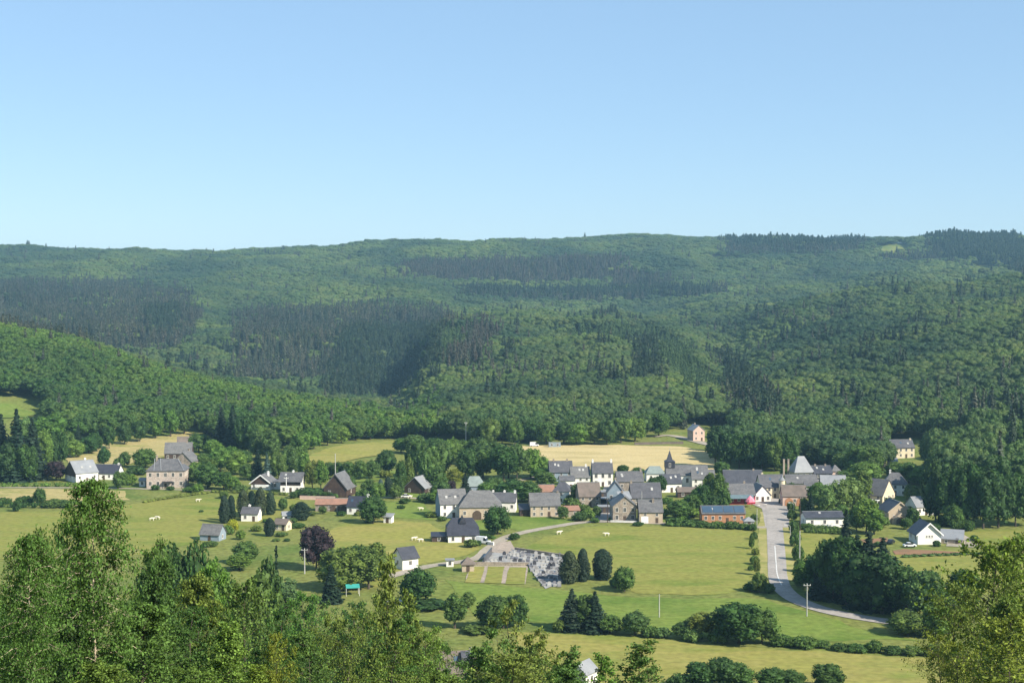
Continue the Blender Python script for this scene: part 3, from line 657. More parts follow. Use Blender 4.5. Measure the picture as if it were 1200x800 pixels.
def house(name, label, cat, px, py, w, d, h, rh, kind='gx', rot=0, wall='white', roof='slate', win=(3, 1), side=(2, 1), chim=(), door=True, ov=.35, lm=None, group=None, half=.5, gwin=0, extra=None, hw=None, ww=(.95, 1.35)):
    """px, py: photo pixel of the foot of the front; w, d, h, rh in metres"""
    if h > 4 and px > 600 and p_low(px): h *= .9
    p = at(px, py); rz = R(rot); c = p + Vector((0, 1, 0))*(d/2*abs(math.cos(rz)) + w/2*abs(math.sin(rz)))
    g = min(float(gz(c.x, c.y)), p.z+1.0)
    root = tag(empty(name, (c.x, c.y, g), rz), label, cat, group)
    obj('wall', wall_mesh(kind, w, d, h, rh), wall, root)
    rf = obj('roof', roof_mesh(kind, w, d, h, rh, ov, half), roof, root)
    rnd = random.Random(int(px*7+py))
    if kind in ('gx', 'gy') and w > 6 and rnd.random() < .6:
        L = (w if kind == 'gx' else d)/2 + ov*.8
        obj('ridge_cap', mesh_of(lambda b: b.box((0, 0, h+rh+.28), (2*L, .3, .12) if kind == 'gx' else (.3, 2*L, .12)), 'zinc'), None, rf)
    if kind == 'gx' and w > 7 and wall != 'wood' and rnd.random() < .6:
        sl = rh/(d/2)
        for q in range(rnd.choice([1, 2, 2])):
            xx = rnd.uniform(-.36, .36)*w; y0 = -d/2*rnd.uniform(.42, .66); y1 = y0+.85
            zz = lambda y: h + (y+d/2)*sl + .25
            obj('rooflight', mesh_of(lambda b: b.prism([(y0, zz(y0)), (y1, zz(y1)), (y1, zz(y1)+.1), (y0, zz(y0)+.1)], 'x', xx-.4, xx+.4), 'solar' if rnd.random() < .3 else 'metal'), None, rf)
    for (cx, cy, ch) in chim:
        def chm(b):
            z = h+rh*.45; top = h+rh+ch
            b.box((cx, cy, (z+top)/2), (.75, .6, top-z)); b.box((cx, cy, top+.06), (.95, .8, .14)); b.box((cx, cy, top+.25), (.3, .3, .3))
        me = mesh_of(chm, 'stone' if wall not in ('white', 'cream') else wall); obj('chimney', me, None, rf)
    nx, ny = win; st = h/max(1, ny); hw_ = min(ww[1], st*.58)
    dx = 0 if not door else (nx//2)
    for r in range(ny):
        for i in range(nx):
            x = -w/2 + w*(i+.5)/nx; z = st*r + st*.55
            if r == 0 and door and i == dx:
                f = mesh_of(lambda b: (b.box((x, -d/2-.01, 1.0), (1.0, .10, 2.0)),), 'door'); dr = obj('door', f, None, root)
                continue
            add_window(root, x, -d/2-.01, z, 0, ww[0], hw_)
    if gwin:
        for i in range(gwin): add_window(root, (i-(gwin-1)/2)*1.9, -d/2-.01, h+rh*.32, 0, .8, 1.1)
    sx, sy = side
    for r in range(sy):
        for i in range(sx):
            y = -d/2 + d*(i+.5)/sx; z = h/max(1, sy)*(r+.55); s2 = min(1.3, h/max(1, sy)*.55)
            add_window(root, w/2+.01, y, z, math.pi/2, .9, s2); add_window(root, -w/2-.01, y, z, -math.pi/2, .9, s2)
    if extra: extra(root, w, d, h, rh)
    if lm: LM.append((lm, px, py, w*F/p.y/2))
    return root
def fascia(root, w, d, h, rh, ov=.5, m='fascia'):
    def f(b):
        for s in (-1, 1):
            e = w/2+ov; ez = h-ov*rh/(w/2)
            b.prism([(0, h+rh-.1), (s*e, ez-.1), (s*e, ez+.42), (0, h+rh+.46)], 'y', -d/2-ov*.8-.12, -d/2-ov*.8-.01)
    obj('bargeboard', mesh_of(f, m), None, root)
def add_part(root, name, m, fn, label=None):
    o = obj(name, mesh_of(fn, m), None, root)
    if label: o['label'] = label
    return o

# --- hamlet on the left
house('white_house', 'white house with pale grey roof and dark timber gable among dark spruces', 'house', 89, 566, 10, 13, 4.2, 4.6, 'gx', 38, 'white', 'zinc', (3, 1), (3, 1), [(2, 1, .8)], lm='the pale roofed white house',
      extra=lambda r, w, d, h, rh: (add_part(r, 'timber_gable', 'wood', lambda b: b.prism([(-d/2+.1, 2.6), (d/2-.1, 2.6), (d/2-.1, h), (0, h+rh-.2), (-d/2+.1, h)], 'x', -w/2-.12, -w/2-.01)), add_part(r, 'dormer', 'zinc', lambda b: b.prism([(-.8, h+1.2), (.8, h+1.2), (.8, h+2.4), (-.8, h+2.6)], 'y', -3.6, -1.5))))
house('white_house', 'long low white house with dark roof behind the tall birch top', 'house', 122, 562, 12.5, 8, 2.9, 3.2, 'gx', -4, 'white', 'dark_slate', (5, 1), (2, 1), [(5.4, 0, .6)], lm='the low white house')
def villa_extra(r, w, d, h, rh):
    for x0, x1 in ((-w/2+3.2, -w/2+2.6), (-w/2+6.2, -w/2+4.9), (w/2-.2, w/2-3.6)): add_part(r, 'zinc_ridge', 'zinc', lambda b: b.tube([(x0, -d/2-.2, h+.15), (x1, -.4, h+rh+.1)], [.16, .16], 4))
    add_part(r, 'porch', 'dark_slate', lambda b: (b.box((1.0, -d/2-.9, 2.9), (4.2, 2.0, .2)), [b.box((x, -d/2-1.7, 1.4), (.22, .22, 2.8)) for x in (-.9, 2.9)]))
house('stone_villa', 'large two storey stone villa with hipped slate roof and pale ridge strips', 'villa', 193, 572, 16, 11, 7.4, 4.6, 'hip', 3, 'villa', 'slate', (5, 2), (3, 2), [(6, 1, 1.2), (-5, 2, 1.0)], lm='the stone villa', half=.8, extra=villa_extra, ww=(1.15, 1.7))
house('garden_shed', 'tiny white shed beside the left wall of the stone villa', 'shed', 166.5, 570, 2.6, 2.4, 2.6, .9, 'gx', 0, 'white', 'zinc', (1, 1), (0, 0), door=False)
house('farm_house', 'dark roofed timber farmhouse uphill behind the stone villa', 'house', 207, 540, 13, 9, 3.8, 4.6, 'gx', 6, 'wood', 'slate', (4, 1), (2, 1), [(4, 0, .8)], lm='the timber farmhouse')
house('farm_house', 'grey roofed farm wing squeezed between stone villa and timber farmhouse', 'house', 216, 551, 9, 9, 4, 4.2, 'gy', -12, 'stone', 'slate', (2, 1), (2, 1), [(0, 2, .9)])
house('barn', 'dark old barn roof under trees at the corner of the yellow hill field', 'barn', 216, 527, 9, 7, 3, 3.4, 'gx', 12, 'wood', 'brown_roof', (2, 1), (1, 1))
house('shed', 'small grey roofed shed in the pasture beside the pair of dark columnar cypresses', 'shed', 247, 634, 7, 5.5, 2.2, 2.8, 'gx', -14, 'greyblue', 'slate', (1, 1), (1, 1), lm='the small grey shed')
house('garage', 'small bright white garage under a line of columnar cypresses', 'garage', 293, 611, 6.2, 5, 2.9, 1.9, 'gx', -6, 'white', 'slate', (2, 1), (1, 1), [(-.8, .5, .7)], lm='the white garage')
house('summer_house', 'little cream summer house beside the round dark clipped tree', 'summer house', 330, 622, 4.8, 4, 2.3, 1.4, 'gx', -20, 'cream', 'brown_roof', (2, 1), (1, 1), door=True, lm='the cream summer house')
house('shed', 'small pale shed with metal roof by the dark conical bush', 'shed', 337, 609, 4.6, 3.2, 1.6, 1.1, 'gx', 15, 'white', 'zinc', (2, 1), (1, 1), door=False)
house('chalet', 'low chalet with white bargeboards and dark timber gable above the lane', 'house', 307, 574, 8.4, 9, 2.9, 3.2, 'gy', -8, 'white', 'slate', (3, 1), (2, 1), [(1.4, 1.5, .8)], ov=.7, lm='the timber gabled chalet',
      extra=lambda r, w, d, h, rh: (fascia(r, w, d, h, rh, .7), add_part(r, 'timber_gable', 'wood', lambda b: b.prism([(-w/2+.1, h-.7), (w/2-.1, h-.7), (w/2-.1, h), (0, h+rh-.2), (-w/2+.1, h)], 'y', -d/2-.14, -d/2-.02)), add_part(r, 'balcony', 'fascia', lambda b: b.box((.8, -d/2-.9, 1.9), (6.2, .1, .9)))))
house('garage', 'flat roofed white garage attached beside the timber gabled chalet', 'garage', 323, 573, 4.6, 6, 3.1, .1, 'flat', -4, 'white', 'slate', (1, 1), (1, 1), door=False)
house('house', 'white house with broad grey roof and shaded upper storey beside the chalet', 'house', 341, 577, 8.6, 8, 5.0, 2.8, 'gx', -3, 'white', 'slate', (3, 2), (2, 2), [(.4, 0, .7)], ov=.9, lm='the broad roofed house', extra=lambda r, w, d, h, rh: add_part(r, 'shaded_storey', 'wood', lambda b: b.box((0, -d/2-.06, 3.9), (w-.1, .09, 1.9))))  # dark panel paints the overhang's shade onto the upper wall
def barnroof(r, w, d, h, rh): fascia(r, w, d, h, rh, .3, 'dark_slate')
house('barn', 'dark brown timber barn with steep pointed gable beside the lane', 'barn', 396, 583, 9.6, 12, 3.6, 5.6, 'gy', -12, 'wood', 'slate', (2, 1), (1, 1), [], ov=.5, lm='the brown timber barn', extra=barnroof)
house('lean_to', 'low sloping dark lean-to on the side of the brown timber barn', 'shed', 384, 581, 4.6, 9, 1.2, 2.6, 'mono', -60, 'wood', 'dark_slate', (1, 1), (0, 0), door=False)
house('stable', 'long low reddish tiled stable with dark arches below the brown barn', 'stable', 392, 599, 14.5, 5, 2.7, 1.7, 'gx', -2, 'stone', 'red_roof', (4, 1), (1, 1), door=True, lm='the red tiled stable',
      extra=lambda r, w, d, h, rh: [add_part(r, 'arch', 'door', lambda b, x=x: b.prism([(x-1.1, 0), (x+1.1, 0), (x+1.1, 1.4), (x+.7, 2.0), (x, 2.25), (x-.7, 2.0), (x-1.1, 1.4)], 'y', -d/2-.1, -d/2-.02)) for x in (-4.5, -.5, 3.5)])
house('cottage', 'white gabled cottage with dark grey roof behind the round field tree', 'house', 421, 603, 8.5, 7, 3.0, 3.2, 'gx', -10, 'white', 'dark_slate', (3, 1), (2, 1), [(3, 0, .8)], lm='the white gabled cottage')
house('cabin', 'brown wooden cabin with one pale roof slope half hidden by tall trees', 'cabin', 490, 579, 9.5, 8, 2.4, 4.2, 'gy', -24, 'wood', 'zinc', (2, 1), (1, 1), [], lm='the brown cabin')
# --- farm
house('farm_house', 'white farmhouse end of the big farm with blue grey shaded gable', 'farmhouse', 528, 607, 10, 11, 5.2, 4.6, 'gx', 12, 'white', 'slate', (3, 2), (2, 2), [], lm='the white farmhouse',
      extra=lambda r, w, d, h, rh: (add_part(r, 'shaded_gable', 'greyblue', lambda b: b.prism([(-d/2+.05, 0), (d/2-.05, 0), (d/2-.05, h), (0, h+rh-.15), (-d/2+.05, h)], 'x', -w/2-.1, -w/2-.02)), [add_part(r, 'rooflight', 'glass', lambda b, x=x: b.prism([(-2.9, h+2.32), (-2.0, h+3.07), (-2.0, h+3.17), (-2.9, h+2.42)], 'x', x, x+.9)) for x in (-1.6, 1.6)]))  # the gable's shade is put into this panel's blue-grey colour
house('barn', 'great farm barn with broad hipped grey roof and dark arched doorway', 'barn', 562, 609, 15.5, 13, 4.6, 5.4, 'hip', 3, 'tan', 'slate', (4, 1), (2, 1), [], door=False, half=.62, lm='the great farm barn',
      extra=lambda r, w, d, h, rh: add_part(r, 'barn_door', 'door', lambda b: b.prism([(-2.9, 0), (.3, 0), (.3, 2.4), (-.4, 3.2), (-1.3, 3.5), (-2.2, 3.2), (-2.9, 2.4)], 'y', -d/2-.12, -d/2-.02)))
house('farm_wing', 'long low white farm wing with dark roof right of the great barn', 'farm wing', 588, 600, 11, 8, 3.9, 2.7, 'gx', -4, 'white', 'slate', (4, 1), (2, 1), [(-3.4, .6, .8), (1, .6, .8), (5, 0, .9)], lm='the white farm wing')
house('farm_house', 'small green grey roofed house rising behind the great farm barn', 'house', 556, 583, 6, 6, 4.6, 3.8, 'hh', 6, 'greyblue', 'green_roof', (2, 1), (1, 1), [])
house('barn', 'lone barn with half hipped dark slate roof and white walls in the pasture', 'barn', 541, 636, 10.2, 10, 2.4, 5.2, 'hh', 6, 'white', 'dark_slate', (3, 1), (2, 1), [], lm='the lone half hipped barn',
      extra=lambda r, w, d, h, rh: add_part(r, 'roof_ridge_dormer', 'dark_slate', lambda b: b.prism([(-1.2, h+rh-1.6), (1.2, h+rh-1.6), (0, h+rh+.9)], 'y', -2.2, 1.2)))
house('stone_house', 'tan stone house with grey roof standing left of the village crossroads', 'house', 638, 606, 11, 8.5, 4.8, 4.0, 'gx', 5, 'tan', 'slate', (4, 2), (2, 2), [(5, 0, .6)], lm='the tan stone house')
house('lean_to', 'dark lean-to shed against the tan stone house', 'shed', 615.5, 605, 4.4, 5, 2.4, 1.6, 'mono', 5, 'wood', 'dark_slate', (1, 1), (0, 0))
house('white_house', 'narrow white house with grey roof behind the tan stone house', 'house', 660, 590, 6.4, 9, 5.4, 3.2, 'hip', -10, 'white', 'slate', (1, 2), (2, 2), [], door=False, lm='the narrow white house')
house('cottage', 'small cottage with red roof peeking over the tan stone house', 'cottage', 640, 585, 6.2, 5, 3.2, 2.2, 'gx', 4, 'white', 'red_roof', (2, 1), (1, 1), [])
house('garden_shelter', 'open garden shelter with rusty red roof beside the tan stone house', 'shelter', 668, 606, 6.8, 3.5, 2.4, 1.2, 'mono', 8, 'stone', 'red_roof', (2, 1), (0, 0), door=False, lm='the red shelter')
# --- village, back row
house('village_house', 'dark slate roofed house with skylights at the far left of the village', 'house', 657, 564, 10, 9, 4.6, 4.2, 'gx', 4, 'greyblue', 'slate', (3, 2), (2, 2), [(-3, 0, .8), (3, 0, .8)], lm='the skylight roofed house')
house('village_house', 'house with shiny grey roof and two chimneys left of the tall white house', 'house', 680, 570, 8, 9, 4.4, 4.0, 'gx', 2, 'white', 'slate', (3, 2), (2, 2), [(2.6, 0, .8)])
house('barn', 'pale walled outbuilding below the skylight roofed house', 'outbuilding', 664, 573, 6.2, 5, 3.6, 1.5, 'gx', 8, 'white', 'slate', (2, 1), (1, 1), [])
house('tall_white_house', 'tall white three bay house standing highest behind the village street', 'house', 706, 570, 8.6, 8, 6.6, 3.8, 'gx', 3, 'white', 'slate', (3, 2), (2, 2), [(-4.0, 0, 1.2), (4.0, 0, 1.2)], lm='the tall white house', ww=(1.1, 1.7))
house('stone_house', 'brown roofed stone house facing the pale stepped terraces', 'house', 690, 594, 8.4, 10, 4.6, 4.6, 'gx', 6, 'stone', 'brown_roof', (3, 2), (2, 1), [], lm='the brown roofed stone house')
for k, (px_, py_, z_) in enumerate([(708, 601, 2.3), (707, 592, 2.5), (706, 584, 2.6)]):
    house('covered_terrace', ['nearest of the three pale flat covered terraces beside the brown roofed stone house', 'middle one of the three pale flat covered terraces beside the brown roofed stone house', 'farthest of the three pale flat covered terraces beside the brown roofed stone house'][k], 'terrace', px_, py_, 4.2, 4.5, z_, .3, 'flat', 3, 'dark_granite', 'zinc', (1, 1), (0, 0), [], ov=.25, group='pale covered terraces')
house('stone_house', 'brown stone gable house with three columns of cream framed windows', 'house', 731.5, 611, 8.6, 11, 6.2, 3.4, 'gy', 2, 'stone', 'slate', (3, 2), (3, 2), [(0, 3, .8)], gwin=1, lm='the stone gable house', ww=(1.05, 1.6))
house('stone_house', 'lower stone wing with white door joined to the stone gable house', 'house wing', 763, 613, 8.4, 9, 4.6, 3.6, 'gx', 0, 'tan', 'slate', (2, 2), (2, 2), [(1, -1, .5)], lm='the stone wing', extra=lambda r, w, d, h, rh: add_part(r, 'garage_door', 'fascia', lambda b: b.box((-2.3, -d/2-.03, 1.25), (2.6, .12, 2.5))))
house('slate_house', 'grey slate clad gable house behind the stone gable house', 'house', 722, 597, 6.6, 8, 7.0, 4.2, 'gy', -3, 'greyblue', 'slate', (2, 2), (1, 1), [(0, 2, .7)], lm='the slate clad gable')
house('village_house', 'house with broad grey slate roof directly behind the stone wing', 'house', 757, 597, 11.4, 9, 5.2, 4.8, 'gx', 3, 'stone', 'slate', (3, 2), (2, 2), [(-5.4, 0, .9)], lm='the broad slate roof')
house('village_house', 'low grey roofed house right of the tall white house', 'house', 738, 575, 11, 8, 4.4, 3.4, 'gx', 6, 'stone', 'slate', (3, 1), (2, 1), [(5, 0, 1.4)])
house('village_house', 'house with pale green grey roof between tall white house and church', 'house', 768, 564, 8, 7, 3.4, 3.0, 'hip', 2, 'white', 'green_roof', (2, 1), (1, 1), [])
house('conservatory', 'pale blue glazed lean-to roof in front of the slate clad gable', 'conservatory', 732, 600, 4.2, 4, 5.6, 2.2, 'mono', 10, 'greyblue', 'zinc', (2, 1), (0, 0), door=False)
# church
def church():
    p = at(806, 571); r = tag(empty('church', (p.x, p.y+5, p.z), R(-2)), 'village church with pointed dark slate belfry and white nave', 'church'); LM.append(('the church', 800, 571, 30))
    w, d, h, rh = 17.5, 9, 5.2, 3.6
    obj('nave_wall', wall_mesh('gx', w, d, h, rh), 'white', r); obj('nave_roof', roof_mesh('gx', w, d, h, rh, .35), 'slate', r)
    for i in range(5): add_window(r, -6.6+3.3*i, -d/2-.01, 3.0, 0, 1.1, 2.0)
    add_part(r, 'tower', 'stone', lambda b: b.box((-7.2, .4, 3.6), (4.0, 4.0, 8.8)))
    add_part(r, 'belfry', 'dark_slate', lambda b: b.box((-7.2, .4, 9.2), (4.3, 4.3, 2.6)))
    for x, y, q in ((-7.2, -1.76, 0), (-5.04, .4, math.pi/2)): add_window(r, x, y, 9.2, q, .8, 1.5)
    def spire(b):
        z = [10.5, 11.3, 15.2]; s = [2.35, 1.2, .06]
        V = [(-7.2+a*s[k], .4+c*s[k], z[k]) for k in range(3) for a, c in ((-1,-1),(1,-1),(1,1),(-1,1))]
        b.add(V, [(3,2,1,0), (8,9,10,11)]+[(k*4+i, k*4+(i+1)%4, k*4+4+(i+1)%4, k*4+4+i) for k in range(2) for i in range(4)])
    sp = add_part(r, 'spire', 'dark_slate', spire)
    obj('cross', mesh_of(lambda b: (b.box((-7.2, .4, 15.7), (.10, .10, 1.3)), b.box((-7.2, .4, 15.9), (.7, .09, .10))), 'metal'), None, sp)
church()
house('chapel', 'low white presbytery with purple slate roof in front of the church', 'house', 786, 577, 8.4, 7, 3.8, 3.2, 'gx', 8, 'white', 'dark_slate', (3, 1), (2, 1), [], lm='the presbytery')
house('village_house', 'white house half hidden by the leafy trees right of the church', 'house', 825, 573, 9.5, 8, 4.8, 3.2, 'gx', -3, 'white', 'slate', (3, 2), (2, 1), [(-2.5, 0, .9)])
house('timber_shed', 'brown roofed timber shed under the leafy trees before the church', 'shed', 806, 583, 8.4, 5, 2.4, 1.4, 'gx', 3, 'wood', 'brown_roof', (2, 1), (1, 1), [])
def solar_roof(r, w, d, h, rh):
    sl = rh/(d/2)
    for i in range(4):
        x0 = -w/2+.25+i*(w-.3)/4; x1 = x0+(w-.3)/4-.3
        add_part(r, 'solar_panel', 'solar', lambda b: b.prism([(-d/2+.1, h+.34), (-.5, h+.34+sl*(d/2-.6)), (-.5, h+.44+sl*(d/2-.6)), (-d/2+.1, h+.44)], 'x', x0, x1))
house('workshop', 'long low orange timber workshop with row of blue solar panels on its roof', 'workshop', 848, 613, 15.6, 7, 3.6, 2.2, 'gx', 1, 'brick', 'slate', (6, 1), (1, 1), [], lm='the solar roofed workshop', extra=solar_roof)
house('garden_hut', 'small domed grey hut at the right end of the solar roofed workshop', 'hut', 878, 617, 3.4, 3, 2.0, 1.3, 'pyr', 0, 'metal', 'zinc', (1, 1), (0, 0), [])
def cafe_extra(r, w, d, h, rh):
    add_part(r, 'awning', 'awning', lambda b: b.prism([(-d/2-2.0, 2.5), (-d/2-.05, 3.7), (-d/2-.05, 3.85), (-d/2-2.0, 2.65)], 'x', -w/2+.2, w/2-1))
    add_part(r, 'gable_edge', 'fascia', lambda b: b.prism([(-d/2-.5, h-.3), (0, h+rh+.3), (.5, h+rh+.3), (-d/2-.2, h-.6)], 'x', -w/2-.55, -w/2-.3))
house('cafe', 'cafe with magenta red front, grey awning and slate roof on the village square', 'cafe', 869, 591, 10.5, 9, 3.6, 3.8, 'gx', 4, 'red', 'slate', (4, 1), (2, 1), [(2, 1, .7)], lm='the red cafe', extra=cafe_extra)
house('white_house', 'bright white gable house with one low window on the village square', 'house', 892.5, 588, 6.6, 10, 2.7, 3.6, 'gy', 6, 'white', 'slate', (3, 1), (2, 1), [], lm='the white gable house')
house('long_barn', 'long purple grey slate roofed barn behind the red cafe', 'barn', 872, 577, 16, 10, 4.4, 4.6, 'gx', 0, 'stone', 'dark_slate', (4, 1), (2, 1), [(4.6, 0, .5)], lm='the long slate barn')
house('village_house', 'cream house with dark slate roof and faint upper windows by the square', 'house', 904, 584, 9.4, 8, 5.2, 4.4, 'gx', 5, 'cream', 'slate', (4, 2), (2, 2), [(-3, .5, .5)], lm='the cream house')
def turret():
    p = at(917, 585); r = tag(empty('turret', (p.x, p.y+1.3, p.z)), 'slim pale turret with tiny pointed cap at the corner of the cream house', 'turret')
    add_part(r, 'shaft', 'cream', lambda b: b.tube([(0, 0, -.5), (0, 0, 7.6)], [1.25, 1.2], 12)); add_part(r, 'cap', 'zinc', lambda b: b.tube([(0, 0, 7.6), (0, 0, 8.8), (0, 0, 10.4)], [1.45, .4, .03], 12))
    add_window(r, 0, -1.2, 4.6, 0, .7, 1.2)
turret()
house('village_house', 'small yellowish house with wide grey roof in front of the manor', 'house', 940, 576, 13, 8, 3.6, 2.8, 'gx', 2, 'yellow', 'slate', (4, 1), (2, 1), [], lm='the wide grey roof')
def stacks(r, w, d, h, rh):
    for x in (-7.6, -5.6): add_part(r, 'chimney_stack', 'stone', lambda b: (b.box((x, .5, 4.9), (.75, .75, 11.2)), b.box((x, .5, 10.6), (.95, .95, .2))))
house('manor', 'cream manor with very tall steep pyramid roof and two chimney stacks', 'manor', 941, 568, 7.8, 8, 6.0, 6.6, 'hip', 8, 'cream', 'zinc', (3, 2), (2, 2), [], half=.62, lm='the manor', extra=stacks, ov=.6)
house('village_house', 'dark slate hung house joined to the right of the manor', 'house', 964, 568, 8, 8, 5.6, 2.6, 'gx', 4, 'dark_slate', 'dark_slate', (2, 2), (1, 1), [(-2.5, 0, .7), (2, 0, .7)])
house('tower_house', 'small pink tower with grey cap right of the dark slate house', 'tower', 979.5, 566, 3.8, 4, 5.8, 2.6, 'pyr', 8, 'pink', 'slate', (1, 2), (1, 2), [], door=False, lm='the pink tower')
def arches(r, w, d, h, rh):
    for x in (-2.2, 2.2): add_part(r, 'arch', 'brick', lambda b: b.prism([(x-1.5, .1), (x+1.5, .1), (x+1.5, 2.2), (x+.9, 2.9), (x, 3.2), (x-.9, 2.9), (x-1.5, 2.2)], 'y', -d/2-.12, -d/2-.02))
house('town_hall', 'pinkish house with two brick arches facing the road junction', 'house', 932, 593, 9.2, 8, 4.4, 3.6, 'gx', -3, 'pink', 'brown_roof', (3, 1), (2, 2), [], door=False, lm='the arched pink house', extra=arches)
house('village_house', 'weathered grey roofed house behind the pale feathery trees', 'house', 979, 580, 10, 9, 4, 3.4, 'gx', -8, 'stone', 'zinc', (3, 1), (2, 1), [])
house('cottage', 'low white cottage wall right of the wide grey roof', 'cottage', 950, 579, 4.2, 5, 3.2, 1.8, 'gx', -8, 'white', 'slate', (1, 1), (1, 1), [])
house('long_hall', 'long low white hall with slim dark roof right of the road', 'hall', 966, 618, 13.5, 7, 3.6, 1.4, 'gx', 4, 'white', 'dark_slate', (3, 1), (1, 1), [], door=False, ov=.6, lm='the long white hall')
house('slate_house', 'large slate roofed house with cream gable and white porch', 'house', 1032, 594, 11, 11, 4.8, 5.6, 'gx', -40, 'cream', 'slate', (3, 2), (3, 2), [(-4, 0, .7)], lm='the large slate house', extra=lambda r, w, d, h, rh: add_part(r, 'porch', 'fascia', lambda b: (b.box((2.2, -d/2-1, 2.6), (4.4, 2, .25)), b.box((.2, -d/2-1.8, 1.3), (.3, .3, 2.5)), b.box((4.2, -d/2-1.8, 1.3), (.3, .3, 2.5)))))
house('slate_house', 'white walled house with hipped grey roof behind the large slate house', 'house', 1053, 581, 9.5, 9, 4.6, 4.4, 'hip', -14, 'white', 'slate', (3, 2), (2, 2), [(-2, 0, .8)], half=.7, lm='the hipped white house')
house('tan_house', 'tan gable house with little front porch gable', 'house', 1053, 613, 8.6, 10, 4.2, 3.2, 'gy', 8, 'tan', 'dark_slate', (2, 1), (2, 1), [], door=False, lm='the tan gable house', ov=.5,
      extra=lambda r, w, d, h, rh: (fascia(r, w, d, h, rh, .5, 'tan'), add_part(r, 'porch_gable', 'stone', lambda b: b.prism([(-3.3, -.3), (2.2, -.3), (2.2, 2.0), (-.5, 4.1), (-3.3, 2.0)], 'y', -d/2-2.2, -d/2-.1)), add_part(r, 'porch_opening', 'door', lambda b: b.prism([(-2.3, 0), (1.2, 0), (1.2, 1.6), (-.5, 2.8), (-2.3, 1.6)], 'y', -d/2-2.3, -d/2-2.22))))
house('white_house', 'small white house with rough grey roof right of the tan gable house', 'house', 1083, 604, 8.2, 8, 3.2, 3.2, 'gx', 16, 'white', 'zinc', (3, 1), (2, 1), [], lm='the small white house')
house('gable_house', 'creamy white gable house with wide white bargeboards and three tiny windows', 'house', 1088.5, 638, 7.8, 9, 3.5, 3.4, 'gy', 3, 'white', 'dark_slate', (0, 1), (2, 1), [], door=False, ov=.7, lm='the cream gable house',
      extra=lambda r, w, d, h, rh: (fascia(r, w, d, h, rh, .7), [add_window(r, x, -d/2-.01, 2.7, 0, .5, .8) for x in (-.9, 0, .9)]))
house('garage', 'low garage with pale grey metal roof right of the cream gable house', 'garage', 1120, 638, 7.0, 6, 1.5, 2.3, 'mono', -20, 'stone', 'zinc', (2, 1), (0, 0), [], lm='the low metal garage')
house('hill_house', 'cream house with grey roof alone above the trees on the right hillside', 'house', 1058, 537, 11.5, 8, 5.2, 3.4, 'gx', 8, 'cream', 'slate', (4, 2), (2, 2), [(5, 0, .5)], lm='the hillside cream house')
house('shed', 'little white shed among trees below the hillside cream house', 'shed', 1047, 547, 4.4, 4, 2.6, 1.2, 'mono', -10, 'white', 'zinc', (1, 1), (0, 0), [])
house('brick_house', 'tall narrow pink brick house at the wood edge beyond the hay field', 'house', 817, 517, 6.8, 9, 6.6, 2.8, 'gy', 14, 'pink', 'zinc', (2, 2), (2, 2), [(0, 2, .6)], lm='the pink brick house')
house('small_house', 'small white house with dark slate roof standing on the sloping pasture below the lone barn', 'house', 474, 668, 5.4, 6, 3.6, 2.6, 'gx', 34, 'white', 'dark_slate', (1, 1), (1, 1), [], door=False, ov=.5, lm='the dark roofed white house')
house('valley_house', 'brown grey roofed house with box dormer at the foot of the slope', 'house', 535, 806, 8.6, 7, 3.4, 3.4, 'gx', 8, 'stone', 'brown_roof', (3, 1), (2, 1), [(3, 0, .5)], lm='the brown dormer roof', extra=lambda r, w, d, h, rh: add_part(r, 'dormer', 'slate', lambda b: b.prism([(-3.1, h+1.2), (-3.1, h+2.9), (-.6, h+3.7), (-.6, h+1.2)], 'x', .6, 3.0)))
house('valley_shed', 'whitewashed shed gable with grey roof at the foot of the slope', 'shed', 684, 806, 4.2, 5, 3.0, 1.8, 'gy', -32, 'white', 'zinc', (1, 1), (1, 1), [], lm='the whitewashed shed')
house('cemetery_chapel', 'tiny pavilion with brownish pyramid roof beside the cemetery lawns', 'pavilion', 548, 670, 3.6, 3.4, 2.2, 2.0, 'pyr', 4, 'tan', 'brown_roof', (1, 1), (1, 1), [], lm='the pyramid pavilion')
house('hut', 'tiny pale box hut on the cemetery lane left of the pavilion', 'hut', 527, 664, 2.2, 2.0, 2.0, .1, 'flat', 5, 'white', 'zinc', (1, 1), (0, 0), [], door=False)
house('hut', 'low field hut with dark opening beside the round field tree', 'hut', 455, 613, 3.0, 2.6, 2.2, .9, 'mono', -15, 'white', 'zinc', (1, 1), (0, 0), [], door=True)
house('shed', 'dark board shed against the left wall of the lone half hipped barn', 'shed', 514, 635, 4.8, 4, 1.8, .8, 'mono', 4, 'wood', 'dark_slate', (1, 1), (0, 0), [], door=False)
house('container', 'grey green storage container at the left edge of the hay field under the wood', 'container', 650, 524, 6.4, 2.6, 2.4, .1, 'flat', 3, 'greyblue', 'green_roof', (2, 1), (0, 0), [], door=False, ov=.05)
LM += [('the cemetery', 615, 672, 40), ('the hay field', 720, 535, 100), ('the straight road', 912, 650, 14), ('the big meadow', 780, 655, 70), ('the yellow hill field', 150, 526, 60)]

